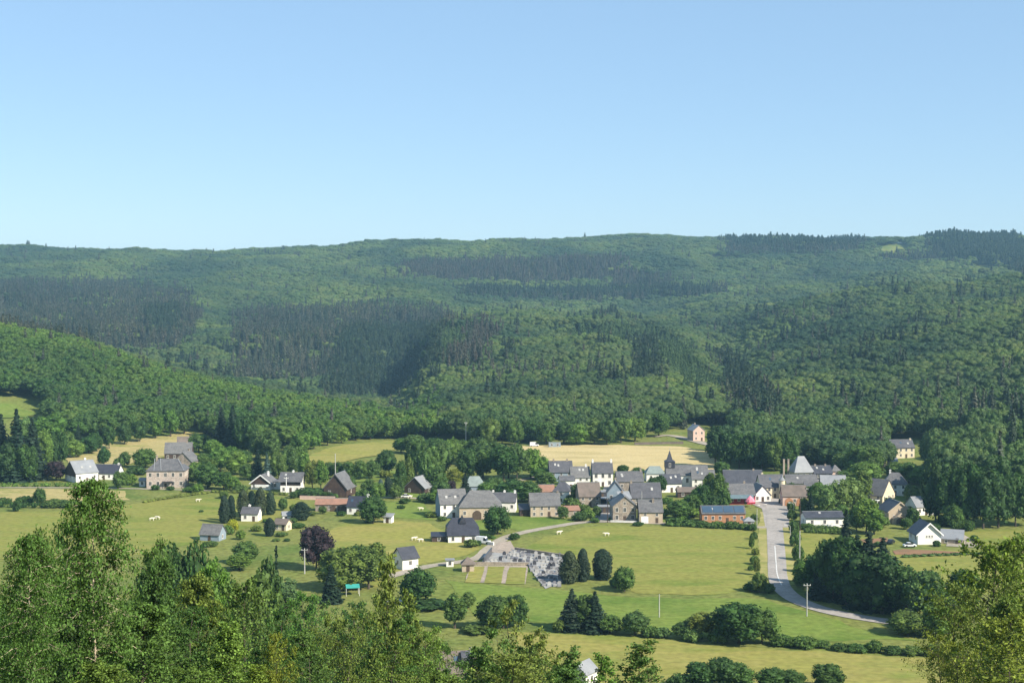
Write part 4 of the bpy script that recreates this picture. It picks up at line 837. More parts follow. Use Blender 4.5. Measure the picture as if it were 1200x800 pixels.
# ------------------------------------------------------------------ plants
TINT = {'dark': (.62, .72, .75), 'mid': (1, 1, 1), 'bright': (1.25, 1.3, 1.0), 'olive': (1.35, 1.1, .95), 'yellow': (1.55, 1.2, .75), 'pale': (1.5, 1.4, 1.7), 'blue': (2.0, 2.0, 3.2), 'deep': (.45, .55, .6), 'purple': (1, 1, 1), 'gold': (3.2, 2.1, .7)}
CW = {'dark': 'dark green', 'mid': 'green', 'bright': 'bright green', 'olive': 'olive green', 'yellow': 'yellow-green', 'pale': 'pale grey-green', 'blue': 'blue-grey', 'deep': 'blackish green', 'purple': 'dark purple', 'gold': 'golden yellow'}
NM = {'broad': ('broadleaf_tree', 'round broadleaf tree', 'tree'), 'airy': ('leafy_tree', 'loose leafy tree', 'tree'), 'narrow': ('narrow_tree', 'narrow upright tree', 'tree'), 'spruce': ('spruce_tree', 'spruce', 'spruce'), 'cypress': ('cypress_tree', 'columnar cypress', 'cypress'),
      'bush': ('bush', 'bush', 'bush'), 'copper': ('copper_beech', 'copper beech', 'tree'), 'birch': ('birch_tree', 'birch with pale trunk', 'birch'), 'near': ('young_tree', 'leafy young tree', 'tree'), 'loose': ('open_tree', 'open feathery tree', 'tree'), 'sapling': ('sapling', 'thin sapling', 'sapling')}
DIM = {}
for k, L in PRO.items():
    DIM[k] = []
    for tr, cr, ht in L:
        co = np.empty(len(cr.vertices)*3, np.float32); cr.vertices.foreach_get('co', co); co = co.reshape(-1, 3)
        DIM[k].append((2*np.percentile(np.hypot(co[:, 0], co[:, 1]), 96), co[:, 2].max()))
PLANTS = []
def plant(kind, tint, loc, w, h, px, py, label=None, group=None, var=None):
    i = random.randrange(len(PRO[kind])) if var is None else var
    tr, cr, ht = PRO[kind][i]; dw, dh = DIM[kind][i]
    r = empty(NM[kind][0], loc, random.uniform(0, 6.28)); r.scale = (w/dw, w/dw, h/dh)
    c = obj('crown', cr, None, r); c.color = (*TINT[tint], 1); obj('stem' if kind == 'bush' else 'trunk', tr, None, r)
    PLANTS.append(dict(o=r, kind=kind, tint=tint, px=px, py=py, h=h, y=loc[1], label=label, group=group)); return r
def T(kind, tint, px, py, wp, hp, label=None, group=None, var=None):
    p = at(px, py); s = p.y/F; plant(kind, tint, p, wp*s, hp*s, px, py, label, group, var)
def N(kind, tint, px, ytop, D, wp, label=None, group=None, var=None):
    """a plant on the slope below the viewer: the row of its top, its distance and width in photo pixels"""
    x = (px-600)/F*D; g = float(gz(x, D)); top = H - D*(ytop-HOR)/F; plant(kind, tint, Vector((x, D, g)), wp*D/F, max(1.2, top-g), px, ytop, label, group, var)
# left: trees round the hamlet
for a in [('spruce','deep',2,562,36,78),('spruce','dark',20,564,40,86),('spruce','dark',38,562,36,74),('copper','purple',66,563,24,24),('broad','deep',12,565,30,50),('broad','dark',32,565,28,46),('broad','pale',28,520,26,32),('broad','bright',52,556,20,56),('narrow','dark',61,553,14,50),('narrow','dark',73,548,14,44),('broad','bright',58,518,44,34),('broad','bright',88,536,24,22),
          ('broad','mid',76,532,22,28),('broad','dark',104,532,22,22),('spruce','dark',92,530,16,34),('broad','dark',122,546,16,24),('bush','mid',139,548,14,12),('broad','mid',146,546,14,18),('broad','mid',170,548,28,24),('bush','dark',160,556,26,10),('broad','mid',141,572,18,22),('broad','bright',152,568,16,14),
          ('broad','mid',229,568,18,22),('broad','dark',243,572,30,32),('broad','mid',262,574,26,22),('broad','bright',273,575,18,18),('broad','bright',258,552,28,30),('broad','bright',276,556,30,30),('broad','mid',233,530,26,24),('broad','bright',250,536,24,22),('broad','mid',238,548,16,18),('bush','bright',230,552,20,12),('broad','olive',246,556,18,20),
          ('spruce','deep',260,532,26,56),('spruce','dark',273,534,30,60),('broad','deep',288,536,30,52),('broad','mid',303,538,22,36),('broad','dark',318,540,24,38),('broad','bright',270,540,20,18),('broad','mid',285,545,24,18),
          ('spruce','deep',302,562,22,36),('spruce','blue',313,564,14,34),('broad','mid',326,562,22,34),('broad','mid',340,556,24,36),('narrow','bright',357,566,16,38),('airy','olive',366,574,20,36),('airy','bright',376,574,20,36),('bush','dark',366,581,50,10),('broad','mid',351,552,22,30),
          ('cypress','dark',263,613,13,34),('cypress','deep',271,611,11,32),('cypress','olive',285,606,15,33),('cypress','deep',295,604,13,30),('cypress','olive',305,604,15,34),('cypress','mid',317,603,13,28),('bush','gold',273,624,14,18),('bush','bright',267,626,14,12),('cypress','deep',316,628,14,22),('cypress','dark',353,609,22,22),('bush','mid',343,612,12,6),
          ('broad','dark',437,613,33,34),('bush','dark',455,612,10,6),('bush','dark',20,599,11,15),('broad','dark',47,592,16,22),('bush','dark',30,590,22,10),('bush','mid',64,594,26,10),('bush','mid',84,594,26,10),('bush','dark',4,590,20,8),
          ('broad','mid',385,560,14,20),('broad','dark',396,561,16,22),('broad','mid',409,562,18,22),('broad','mid',422,562,18,24),('broad','mid',436,561,20,24),('broad','dark',452,556,24,30),('narrow','dark',470,578,13,40),('narrow','olive',478,576,14,42),
          ('bush','mid',357,598,14,6),('broad','bright',232,578,14,12),('broad','mid',290,562,20,20),('bush','mid',282,576,20,9),('broad','dark',344,584,10,9),('bush','olive',402,590,14,6),('broad','mid',480,566,20,24),('bush','mid',500,588,24,12),('broad','bright',512,590,18,16),('bush','dark',474,590,14,7),('broad','mid',410,578,16,20),('bush','bright',312,612,10,5),('bush','dark',336,634,8,4),('broad','mid',262,584,12,9),('bush','mid',220,576,14,6),('bush','dark',200,574,10,5),('bush','dark',182,574,10,7),('bush','olive',366,604,10,5),('broad','mid',378,602,10,10),('bush','dark',400,604,12,6),('bush','mid',247,640,18,7),('bush','olive',300,622,14,7),('broad','bright',282,632,12,12),('bush','mid',330,628,16,5),('bush','mid',324,634,10,4),('bush','dark',470,596,10,5),('bush','olive',505,606,14,7),('bush','dark',518,610,12,6),('bush','mid',548,613,10,5),('bush','olive',430,612,8,3),('bush','mid',347,618,22,6),('bush','dark',236,600,6,3),('broad','mid',345,604,12,14),('bush','olive',420,604,10,6),('broad','mid',332,598,12,16),('bush','mid',425,592,18,20),('broad','mid',432,584,18,24),('broad','bright',443,586,18,22),('cypress','blue',446,580,7,20),('cypress','dark',455,580,12,22),('broad','mid',463,584,16,18),('narrow','dark',468,583,12,28),('bush','olive',452,560,16,10)]: T(*a)
# middle: belt between fields and farm
for a in [('broad','dark',488,560,28,46),('broad','mid',502,566,30,50),('broad','mid',517,560,28,46),('broad','bright',528,545,26,34),('airy','yellow',532,568,22,20),('broad','dark',546,562,26,38),('spruce','deep',545,588,22,34),('copper','purple',529,584,12,22),('broad','mid',516,585,24,22),('broad','bright',568,586,20,22),
          ('broad','dark',560,545,32,34),('broad','mid',575,548,36,34),('broad','dark',590,564,36,44),('broad','mid',606,562,28,44),('broad','bright',622,560,30,36),('broad','bright',634,558,20,26),('narrow','mid',566,560,26,34),('narrow','mid',596,560,20,32),('broad','mid',580,580,26,22),('broad','dark',600,588,42,28),('broad','dark',620,588,30,26),('broad','mid',640,570,24,18),('broad','bright',633,562,26,14),
          ('broad','mid',540,540,24,26),('broad','dark',510,536,28,24),('broad','mid',486,532,26,24),('broad','bright',470,530,20,18),('narrow','pale',499,574,16,46),('airy','mid',510,575,30,30),('broad','dark',583,626,33,35),('bush','dark',603,632,14,8),('bush','mid',552,641,18,10),('bush','dark',560,639,10,7)]: T(*a)
# village trees and gardens
for a in [('broad','dark',677,588,18,22),('bush','mid',670,596,22,14),('bush','mid',684,600,16,10),('bush','bright',690,606,20,10),('broad','deep',766,582,16,24),('broad','deep',774,578,14,22),('broad','mid',797,608,26,24),('bush','bright',812,606,24,12),('narrow','mid',842,598,20,46),('narrow','olive',831,596,20,44),('broad','dark',822,602,26,36),('broad','mid',812,604,24,26),('broad','dark',833,603,22,24),('narrow','mid',848,602,16,32),
          ('bush','mid',790,615,22,9),('bush','mid',806,616,20,8),('bush','dark',822,617,22,8),('bush','mid',840,618,22,8),('bush','bright',800,609,18,6),('bush','dark',858,619,22,9),('bush','mid',872,620,16,8),('bush','dark',884,611,10,10),('bush','mid',882,622,10,10),('broad','mid',660,608,14,16),('bush','dark',680,610,20,12),
          ('bush','mid',881,643,7,18),('bush','olive',885,650,10,9),('bush','mid',884,661,12,11),('airy','olive',887,674,9,22),('bush','mid',880,668,8,7),('bush','dark',889,683,12,10),('broad','mid',890,694,18,26),('bush','mid',900,694,18,12),('bush','dark',880,692,22,10),('bush','dark',884,632,8,10),
          ('bush','dark',927,598,10,12),('bush','dark',928,610,12,14),('bush','mid',930,624,13,16),('bush','mid',932,640,14,20),('bush','mid',935,656,15,20),('bush','mid',938,670,16,18),('airy','bright',946,690,34,34),('bush','mid',938,686,18,16),
          ('spruce','deep',950,612,16,36),('airy','pale',966,606,30,40),('airy','pale',984,602,30,42),('airy','pale',999,600,30,42),('airy','olive',1008,594,30,46),('broad','bright',1015,624,32,42),('narrow','bright',1024,626,24,32),('bush','mid',946,620,20,8),('bush','mid',962,623,22,9),('bush','mid',977,624,20,8),('broad','mid',1004,622,22,30),('bush','mid',1034,618,18,14),('bush','dark',1040,606,16,18),
          ('broad','mid',986,556,26,26),('broad','mid',1003,560,34,40),('broad','mid',1020,562,34,42),('broad','bright',1012,570,40,30),('broad','mid',1065,566,34,26),('broad','bright',1082,570,32,24),('broad','mid',1050,560,26,20),('broad','mid',1092,586,24,34),('broad','dark',1100,596,28,34),('broad','mid',1118,622,24,34),('bush','dark',1108,616,22,14),('bush','mid',1134,622,16,14),('broad','dark',1070,616,16,22),('bush','dark',1098,640,10,8),('bush','dark',1142,634,10,8),('bush','mid',1065,606,14,14),
          ('broad','dark',1096,612,30,60),('broad','mid',716,598,9,12),('broad','dark',752,583,14,12),('broad','mid',735,563,12,10),('bush','bright',782,590,14,8),('broad','mid',812,566,14,14),('broad','mid',884,566,12,12),('broad','dark',928,578,12,14),('broad','bright',960,582,16,18),('broad','mid',1016,586,20,22),('broad','mid',1068,586,18,20),('broad','dark',1042,598,14,16),('bush','mid',1072,612,16,10),('bush','dark',1096,622,14,10),('airy','mid',652,592,10,14),('broad','mid',674,566,12,12),('bush','mid',697,612,12,6),('broad','bright',986,612,20,22),('broad','dark',942,604,12,22),('broad','bright',1092,553,24,15),('broad','mid',1112,553,24,17),('broad','mid',1128,556,22,18),('broad','dark',730,556,14,12),('broad','mid',748,557,16,10),('broad','mid',846,558,20,18),('bush','dark',668,590,12,12),('broad','mid',700,606,10,14),('broad','dark',781,573,10,14),('broad','mid',922,562,16,20),('broad','mid',990,572,20,22),('airy','mid',955,592,22,26),('broad','dark',1000,585,26,24),('bush','mid',790,600,18,14),('bush','bright',778,606,14,12),('broad','mid',1070,592,20,22),('broad','dark',858,566,12,16),('broad','mid',645,600,10,12),('bush','dark',748,616,14,5),('bush','mid',925,590,8,8),('broad','mid',1062,620,14,14),('bush','mid',1030,640,14,6),('broad','mid',692,560,12,10),('bush','mid',1128,620,14,10)]: T(*a)
# wood edges
for x, y in [(604,521),(622,518),(640,521),(660,520),(676,521),(694,520),(712,521),(728,519),(742,517),(758,512),(772,511),(590,520),(575,522),(560,520)]: T('broad', random.choice(['mid','dark','mid','bright']), x+random.uniform(-3,3), y, random.uniform(20,28), random.uniform(26,36), 'tall green tree standing in the front row of the wood beyond the hay field', 'wood edge trees beyond the hay field')
for x, y in [(838,548),(852,549),(866,549),(880,550),(893,550),(908,552),(922,552)]: T('broad' if x > 860 else 'narrow', random.choice(['dark','mid','deep']), x, y, random.uniform(22,28), random.uniform(38,52), 'tall dark tree in the wood edge right behind the long slate barn', 'wood edge trees behind the slate barn')
for x, y in [(1100,612),(1116,616),(1134,618),(1152,619),(1170,618),(1190,617),(1208,616)]: T('broad', random.choice(['deep','dark','dark']), x, y, random.uniform(34,46), random.uniform(62,84), 'very tall dark tree in the wood edge along the right meadow', 'wood edge trees on the right')
for x, y in [(110,530),(128,526),(146,521),(164,518),(182,514),(200,512),(216,509)]: T(random.choice(['broad','narrow']), random.choice(['mid','bright','dark']), x, y, random.uniform(16,22), random.uniform(24,34), 'green tree along the upper edge of the yellow hill field', 'wood edge trees above the yellow field')
for x, y in [(352,530),(368,526),(384,522),(400,519),(416,516),(434,515),(452,514),(468,514)]: T('broad', random.choice(['bright','mid']), x, y, random.uniform(18,24), random.uniform(20,28), 'green tree along the upper edge of the pale sloping pasture', 'wood edge trees above the sloping pasture')
# cemetery, road thicket, hedge line
for a in [('cypress','olive',667,683,24,39),('cypress','dark',683,681,17,40),('cypress','dark',706,679,25,37),('broad','mid',732,693,28,32),('bush','mid',722,688,16,12)]: T(*a)
for a in [('broad','deep',958,697,32,51),('spruce','deep',966,702,36,72),('broad','deep',976,705,47,77),('spruce','deep',991,690,36,95),('broad','deep',992,709,51,84),('spruce','deep',1004,706,47,81),('spruce','deep',1018,712,56,91),('broad','deep',1012,714,56,72),('spruce','deep',1034,714,54,86),('broad','deep',1034,719,54,74),('spruce','dark',1048,716,40,66),('broad','dark',1062,722,46,62),('broad','mid',1084,730,50,62),('broad','mid',1064,744,46,30),('broad','bright',1098,746,40,40),('broad','dark',1088,704,36,40),('broad','mid',1112,742,44,60),('broad','dark',1128,716,40,52)]: T(*a)
for a in [('spruce','dark',670,738,36,50),('airy','dark',686,738,32,44),('spruce','dark',697,740,36,48),('broad','mid',715,742,30,22),('broad','mid',744,744,36,30),('bush','mid',762,746,24,14),('bush','pale',776,747,20,13),('broad','dark',800,748,26,20),('airy','olive',822,748,36,32),('bush','pale',812,751,24,16),('broad','dark',866,753,62,50),('broad','mid',893,754,40,44),('bush','mid',842,753,26,16),('bush','mid',916,756,30,14),('bush','mid',940,758,34,14),('bush','mid',962,758,22,9),('bush','dark',984,762,22,10),('bush','mid',1004,763,30,10),('bush','mid',1024,764,20,16),('bush','dark',1046,766,24,10),('bush','mid',1070,767,26,12),('bush','mid',1094,768,26,14),('bush','olive',656,740,18,16),
          ('broad','dark',490,708,44,46),('narrow','mid',533,736,28,42),('broad','mid',549,712,17,20),('broad','dark',578,738,40,42),('broad','dark',604,734,30,40),('narrow','mid',590,736,22,34),('bush','dark',505,712,50,10),('bush','mid',560,741,40,10),
          ('copper','purple',371,668,42,54),('broad','olive',400,692,58,54),('narrow','olive',437,680,34,46),('broad','dark',420,680,34,44),('airy','mid',432,690,44,50),('broad','mid',288,660,30,28),('airy','bright',280,668,30,20),('spruce','dark',388,706,26,46),('airy','pale',335,712,34,36),
          ('broad','dark',822,812,44,32),('broad','dark',846,812,42,38),('broad','mid',866,812,40,32),('broad','dark',905,812,40,26),('broad','dark',926,813,36,22),('broad','dark',969,812,40,30),('bush','dark',800,812,40,20)]: T(*a)
for a in [('near','mid',372,700,250,70),('near','mid',405,706,240,70),('near','olive',452,690,220,70),('near','bright',340,690,210,70),('airy','mid',180,640,260,60),('airy','dark',205,632,280,50),('airy','dark',228,628,280,44),('airy','bright',250,650,240,60),('airy','mid',300,668,230,70),('airy','dark',310,650,260,44),('spruce','dark',322,640,270,24),
          ('airy','mid',470,735,200,80),('near','mid',560,760,180,80),('near','olive',500,735,170,80),('near','mid',610,765,190,70)]: N(*a)
# the near slope
for a in [('birch','mid',110,557,37,100),('birch','mid',28,626,34,80),('near','mid',12,620,60,100),('near','dark',60,606,66,84),('near','bright',44,640,56,80),('near','mid',148,628,84,90),('near','dark',182,650,74,84),('near','olive',226,668,80,90),('near','bright',258,650,88,80),('loose','mid',285,676,74,90),('near','dark',306,706,70,80),('near','dark',-20,690,46,130),('near','deep',80,690,52,110),('near','mid',160,704,50,120),('near','dark',212,716,54,120),('near','bright',268,730,52,100),
          ('near','yellow',322,744,56,60),('near','mid',350,738,84,80),('loose','olive',392,712,96,90),('near','dark',415,724,104,80),('near','mid',440,716,100,90),('near','bright',476,730,104,90),('near','mid',512,744,108,80),('near','olive',432,764,70,100),('near','dark',368,776,64,90),
          ('sapling','olive',603,700,92,70),('sapling','mid',585,738,88,70),('sapling','olive',636,740,96,70),('loose','mid',620,756,94,80),('sapling','mid',665,762,94,70),('sapling','mid',560,756,90,70),('sapling','mid',742,752,96,90),('sapling','bright',715,768,92,60),('sapling','mid',765,772,94,60),('loose','olive',600,768,84,110),('near','mid',655,782,90,90),('sapling','olive',449,650,100,60),('sapling','olive',480,692,104,60),
          ('loose','yellow',1168,628,112,140),('loose','olive',1196,622,118,120),('loose','olive',1136,672,108,110),('loose','yellow',1190,720,90,130),('near','olive',1180,700,100,90),('loose','yellow',1120,745,104,80),
          ('near','olive',118,776,34,110),('near','yellow',300,782,46,80),('near','olive',235,786,38,110),('near','olive',520,790,80,90)]: N(*a)
def describe():
    from collections import defaultdict
    G = defaultdict(list)
    for p in PLANTS:
        if p['label']: tag(p['o'], p['label'], NM[p['kind']][2], p['group']); continue
        if p['y'] < 200:
            near = 'on the near slope'
        elif p['y'] < 290: near = 'at the slope foot'
        else:
            b = min(LM, key=lambda l: math.hypot(max(0, abs(l[1]-p['px'])-l[3]*.6), (l[2]-p['py'])*1.6))
            dx, dy = p['px']-b[1], p['py']-b[2]
            if abs(dx) < b[3]*1.1: rel = 'in front of' if dy > 1 else 'behind'
            else: rel = 'right of' if dx > 0 else 'left of'
            if b[0] in ('the hay field', 'the big meadow', 'the yellow hill field') and rel in ('in front of', 'behind'): rel = 'beside'
            near = rel + ' ' + b[0]
        lim = (4, 9) if p['kind'] in ('bush', 'cypress', 'sapling') else (8, 15)
        sz = 'low' if p['h'] < lim[0]*.6 else 'small' if p['h'] < lim[0] else 'tall' if p['h'] > lim[1] else 'mid-sized'
        txt = f"{sz} {CW[p['tint']]} {NM[p['kind']][1] if len(near.split()) < 7 else NM[p['kind']][0].replace('_', ' ')} {near}"
        if p['kind'] == 'copper': txt = f"{sz} dark purple copper beech {near}"
        G[txt].append(p)
    O = ['first', 'second', 'third', 'fourth', 'fifth', 'sixth', 'seventh', 'eighth', 'ninth', 'tenth', 'eleventh', 'twelfth', 'thirteenth', 'fourteenth', 'fifteenth']
    for txt, L in G.items():
        L.sort(key=lambda p: p['px'])
        for i, p in enumerate(L):
            t = txt if len(L) == 1 else f"{txt}, {O[min(i, 14)]} from the left"
            tag(p['o'], t, NM[p['kind']][2], {'bush': 'bushes in gardens and hedgerows', 'spruce': 'spruces around the village', 'cypress': 'columnar cypresses', 'near': 'young trees on the near slope', 'loose': 'open trees on the near slope', 'sapling': 'saplings on the near slope', 'birch': 'birches on the near slope'}.get(p['kind'], 'broadleaf trees around the village'))
describe()
def hedge(label, px, w, h, tint, n=900, m='leaf'):
    """a clipped hedge along a line"""
    L = smooth_line(px, 6); P = []; Nn = []
    b = MB(); seg = [(L[i+1]-L[i]).length for i in range(len(L)-1)]; tot = sum(seg)
    for i in range(len(L)-1):
        k = max(4, int(n*seg[i]/tot)); t = rng.uniform(0, 1, k); d = (L[i+1]-L[i]).normalized(); s = np.array((-d.y, d.x))
        a = rng.uniform(0, math.pi, k); r = rng.uniform(.85, 1.1, k)
        q = np.outer(1-t, L[i]) + np.outer(t, L[i+1]) + np.outer(np.cos(a)*w/2*r, s); z = np.sqrt(np.maximum(np.sin(a), .02))*h*r*(1+.12*np.sin(q[:, 0]*1.7+q[:, 1]))
        P.append(np.column_stack([q, gz(q[:, 0], q[:, 1])+z*rng.uniform(.35, 1, k)**.4])); Nn.append(np.column_stack([np.outer(np.cos(a), s), np.sin(a)+.2]) + rng.normal(size=(k, 3))*.5)
    core = []
    for i in range(len(L)):
        g = float(gz(L[i].x, L[i].y)); core.append(((L[i].x, L[i].y, g+h*.42), (max(w*.42, 1.0), max(w*.42, 1.0), h*.46)))
    P = np.concatenate(P); me = leaves_mesh('hedge', P, np.concatenate(Nn), rng.uniform(.3, .65, len(P)), 1.2, core, m)
    o = obj('hedge', me); o.color = (*TINT[tint], 1); tag(o, label, 'hedge', 'clipped hedges')
hedge('low green hedge before the two white houses by the spruces', [(-40, 571), (30, 570.5), (96, 570)], 1.6, 2.0, 'bright', 1400)
hedge('rough green hedge between the yellow strip and the lower pasture', [(-30, 593), (40, 595), (100, 594)], 2.4, 2.4, 'dark', 1400)
hedge('dark clipped hedge between broad roofed house and brown barn', [(356, 581), (380, 582), (394, 584)], 1.5, 2.2, 'dark', 700)
hedge('low clipped hedge along the lane below the chalet', [(250, 577), (290, 578), (335, 580)], 1.2, 1.2, 'olive', 800)
hedge('diagonal grassy hedge crossing the left pasture below the stone villa', [(170, 589), (205, 583), (243, 578)], 1.6, 1.2, 'olive', 800)
hedge('dark low hedge behind the round field tree by the cemetery', [(557, 628), (568, 629), (578, 631)], 1.2, 1.0, 'dark', 350)
hedge('garden hedge along the lane before the solar roofed workshop', [(782, 616), (830, 618.5), (880, 620.5)], 1.4, 1.5, 'mid', 900)
hedge('green hedge in front of the long white hall', [(945, 624), (965, 625), (990, 626)], 2.0, 2.0, 'mid', 700)
hedge('thin dark hedge bordering the right meadow below the red soil', [(1060, 653), (1110, 651), (1165, 649)], 1.0, .9, 'dark', 700)
hedge('thin hedge between the two fields left of the brown cabin', [(380, 554), (430, 552), (470, 548)], 2.4, 2.6, 'mid', 1000)

# ------------------------------------------------------------------ posts, graves, vehicles, animals
def pole(label, px, py, h, arm=True, m='metal', r=.14):
    p = at(px, py); o = tag(empty('utility_pole', p), label, 'utility pole', 'utility poles')
    add_part(o, 'post', m, lambda b: b.tube([(0, 0, -.5), (0, 0, h)], [r, r*.72], 8))
    if arm:
        a = add_part(o, 'crossarm', m, lambda b: b.box((0, -.14, h-.5), (1.9, .12, .14)))
        for x in (-.8, 0, .8): obj('insulator', mesh_of(lambda b: b.tube([(x, -.14, h-.42), (x, -.14, h-.12)], [.07, .05], 6), 'white'), None, a)
pole('tall grey pole at the right roadside before the long white hall', 937, 664, 11, False, 'metal', .2)
pole('pale pole standing in the grass below the road bend', 945.5, 722, 8.6, True, 'metal', .17)
pole('short pale pole in the meadow above the hedge line', 772.5, 723, 6.0, False, 'metal', .17)
pole('pole with crossarm in front of the large copper beech', 357, 672, 7.6, True, 'metal', .2)
pole('pale pole rising behind the brown timber barn', 393, 566, 13, False, 'metal', .22)
pole('pole at the lane before the broad roofed house', 335.5, 580, 7.5, True, 'white', .18)
pole('tall grey pole at the dark wood edge left of the hay field', 546, 520, 12, True, 'metal', .34)
pole('dark pole beside the pale covered terraces', 712, 612, 9, True, 'wood', .16)
pole('brown pole at the roadside before the arched pink house', 937.5, 622, 12, True, 'wood', .17)
pole('thin pole at the left side of the square', 887, 617, 6.5, False, 'metal', .13)
pole('thin pole beside the brown roofed stone house', 752, 600, 8, False, 'metal', .14)
def lamp(label, px, py):
    p = at(px, py); o = tag(empty('street_lamp', p), label, 'street lamp', 'street lamps')
    add_part(o, 'post', 'metal', lambda b: b.tube([(0, 0, -.3), (0, 0, 6), (-.5, 0, 6.6), (-1.3, 0, 6.7)], [.12, .09, .07, .06], 8)); add_part(o, 'lamp_head', 'white', lambda b: b.box((-1.6, 0, 6.66), (.8, .3, .16)))
lamp('street lamp at the right edge of the road junction', 930, 610); lamp('street lamp halfway along the right side of the straight road', 926, 638)
# graves
def graves():
    protos = []
    for k in range(4):
        mm = ['granite', 'dark_granite', 'metal', 'granite'][k]
        slab = MB(); slab.box((0, 0, .16), (1.0, 2.0, .32)); slab.box((0, 0, .35), (.85, 1.8, .07)); sm = slab.mesh('slab'); sm.materials.append(M['granite' if k != 2 else 'metal'])
        hs = MB(); hh = [1.0, 1.25, .85, 1.1][k]
        if k == 3: hs.box((0, .95, .7), (.16, .14, 1.4)); hs.box((0, .95, 1.05), (.7, .13, .15))
        else: hs.prism([(-.48, 0), (.48, 0), (.48, hh*.75), (.25, hh), (-.25, hh), (-.48, hh*.75)], 'y', .86, 1.05)
        hm = hs.mesh('headstone'); hm.materials.append(M[mm]); protos.append((sm, hm, ['grey grave with plain headstone in the crowded cemetery', 'grave with tall dark headstone in the crowded cemetery', 'grave with white headstone in the crowded cemetery', 'grey grave with stone cross in the crowded cemetery'][k]))
    a, b_, c, d = [at(*q) for q in ((600, 648), (658, 657), (660, 681), (634, 687))]
    n = 0
    rows = [((586, 653), (612, 652), 6), ((600, 648), (656, 655), 15), ((596, 654), (656, 660), 14), ((568, 659), (618, 661), 12), ((622, 664), (658, 667), 9), ((624, 669), (658, 671), 8), ((628, 674), (660, 676), 8), ((632, 680), (660, 682), 7), ((638, 686), (656, 687), 4)]
    for (p, q, m) in rows:
        A, B = at(*p), at(*q)
        for i in range(m):
            if random.random() < .06: continue
            k = random.choice([0, 0, 1, 2, 2, 3]); P = A.lerp(B, (i+random.uniform(-.12, .12))/max(1, m-1)); P.z = float(gz(P.x, P.y))+.12
            o = tag(empty('grave', P, random.uniform(-.06, .06)), protos[k][2], 'grave', 'graves in the cemetery'); o.scale = (1.15, 1.1, random.uniform(1.0, 1.5))
            obj('slab', protos[k][0], None, o); obj('headstone', protos[k][1], None, o); n += 1
graves()
def wall_run(label, px, h, t=.35, m='stone', cat='wall'):
    L = [at(*p) for p in px]; b = MB()
    for a, c in zip(L[:-1], L[1:]):
        d = c-a; b.box(((a.x+c.x)/2, (a.y+c.y)/2, (a.z+c.z)/2+h/2-.2), (d.xy.length+t, t, h+.4), math.atan2(d.y, d.x)); b.box(((a.x+c.x)/2, (a.y+c.y)/2, (a.z+c.z)/2+h+.05), (d.xy.length+t+.1, t+.14, .12), math.atan2(d.y, d.x))
    tag(obj('stone_wall', b.mesh('stone_wall'), m), label, cat)
wall_run('low grey stone wall along the back of the cemetery', [(604, 645.5), (660, 653.5)], 1.1)
wall_run('grey stone wall between graves and cemetery lawns', [(545, 661.8), (619, 662.6)], .9); wall_run('pinkish garden wall above the red tiled stable', [(352, 585), (392, 586)], 1.4, .4, 'pink')
wall_run('reddish bank wall at the far edge of the hay field', [(744, 521), (800, 520)], 1.2, .5, 'brown_roof'); wall_run('pale garden wall at the forecourt of the lone half hipped barn', [(560, 636), (578, 639)], 1.0, .4, 'white')
wall_run('dark gate wall at the left end of the graves', [(567, 661), (576, 650)], 2.2, .3, 'dark_granite'); wall_run('pale roadside wall beside the lane before the stone gable house', [(716, 611.8), (746, 612.5)], .6, .3, 'white')
CARM = {}
def car(label, px, py, rot, m='car_white', van=False):
    key = (m, van)
    if key not in CARM:
        L, Wd = (5.0, 1.95) if van else (4.2, 1.75)
        hb, ht = (1.0, 2.3) if van else (.85, 1.45)
        body = MB(); prof = [(-L/2, .32), (L/2, .32), (L/2, .62), (L/2-.1, hb), (-L/2+.15, hb), (-L/2, .7)]; body.prism([(x, z) for x, z in prof], 'y', -Wd/2, Wd/2)
        if van: body.prism([(-L/2+.06, hb-.02), (L/2-1.0, hb-.02), (L/2-1.55, ht), (-L/2+.15, ht)], 'y', -Wd/2+.08, Wd/2-.08)
        else: body.prism([(-L/2+1.2, ht-.06), (L/2-1.75, ht-.06), (L/2-1.9, ht), (-L/2+1.3, ht)], 'y', -Wd/2+.16, Wd/2-.16)
        cab = MB(); (cab.prism([(L/2-2.1, hb+.1), (L/2-1.0, hb+.02), (L/2-1.45, ht-.25), (L/2-2.0, ht-.25)], 'y', -Wd/2+.05, Wd/2-.05) if van else cab.prism([(-L/2+.5, hb-.01), (L/2-1.0, hb-.01), (L/2-1.75, ht-.05), (-L/2+1.15, ht-.05)], 'y', -Wd/2+.1, Wd/2-.1))
        wh = MB(); wh.tube([(0, -.11, 0), (0, .11, 0)], [.32, .32], 12)
        bm_, cm, wm = body.mesh('body'), cab.mesh('windows'), wh.mesh('wheel'); bm_.materials.append(M[m]); cm.materials.append(M['glass']); wm.materials.append(M['rubber']); CARM[key] = (bm_, cm, wm, L, Wd)
    bm_, cm, wm, L, Wd = CARM[key]; p = at(px, py); o = tag(empty('parked_van' if van else 'parked_car', p + Vector((0, 0, .16)), R(rot)), label, 'van' if van else 'car', 'parked vehicles')
    obj('body', bm_, None, o); obj('windows', cm, None, o)
    for x in (-L/2+.8, L/2-.8):
        for y in (-Wd/2+.08, Wd/2-.08): obj('wheel', wm, None, o, (x, y, .32))
car('white car parked beside the dark tree at the valley foot', 463, 708, 30); car('dark car parked on the village square before the white gable house', 915, 589, 80, 'car_dark'); car('white car parked in the garden before the solar roofed workshop', 796, 607, 10)
car('white van parked under the wood at the left end of the hay field', 626, 523, 8, 'car_white', True); car('dark car parked before the large slate house porch', 1026, 599, 20, 'car_dark'); car('white car parked by the cream gable house entrance', 1066, 641, 5)
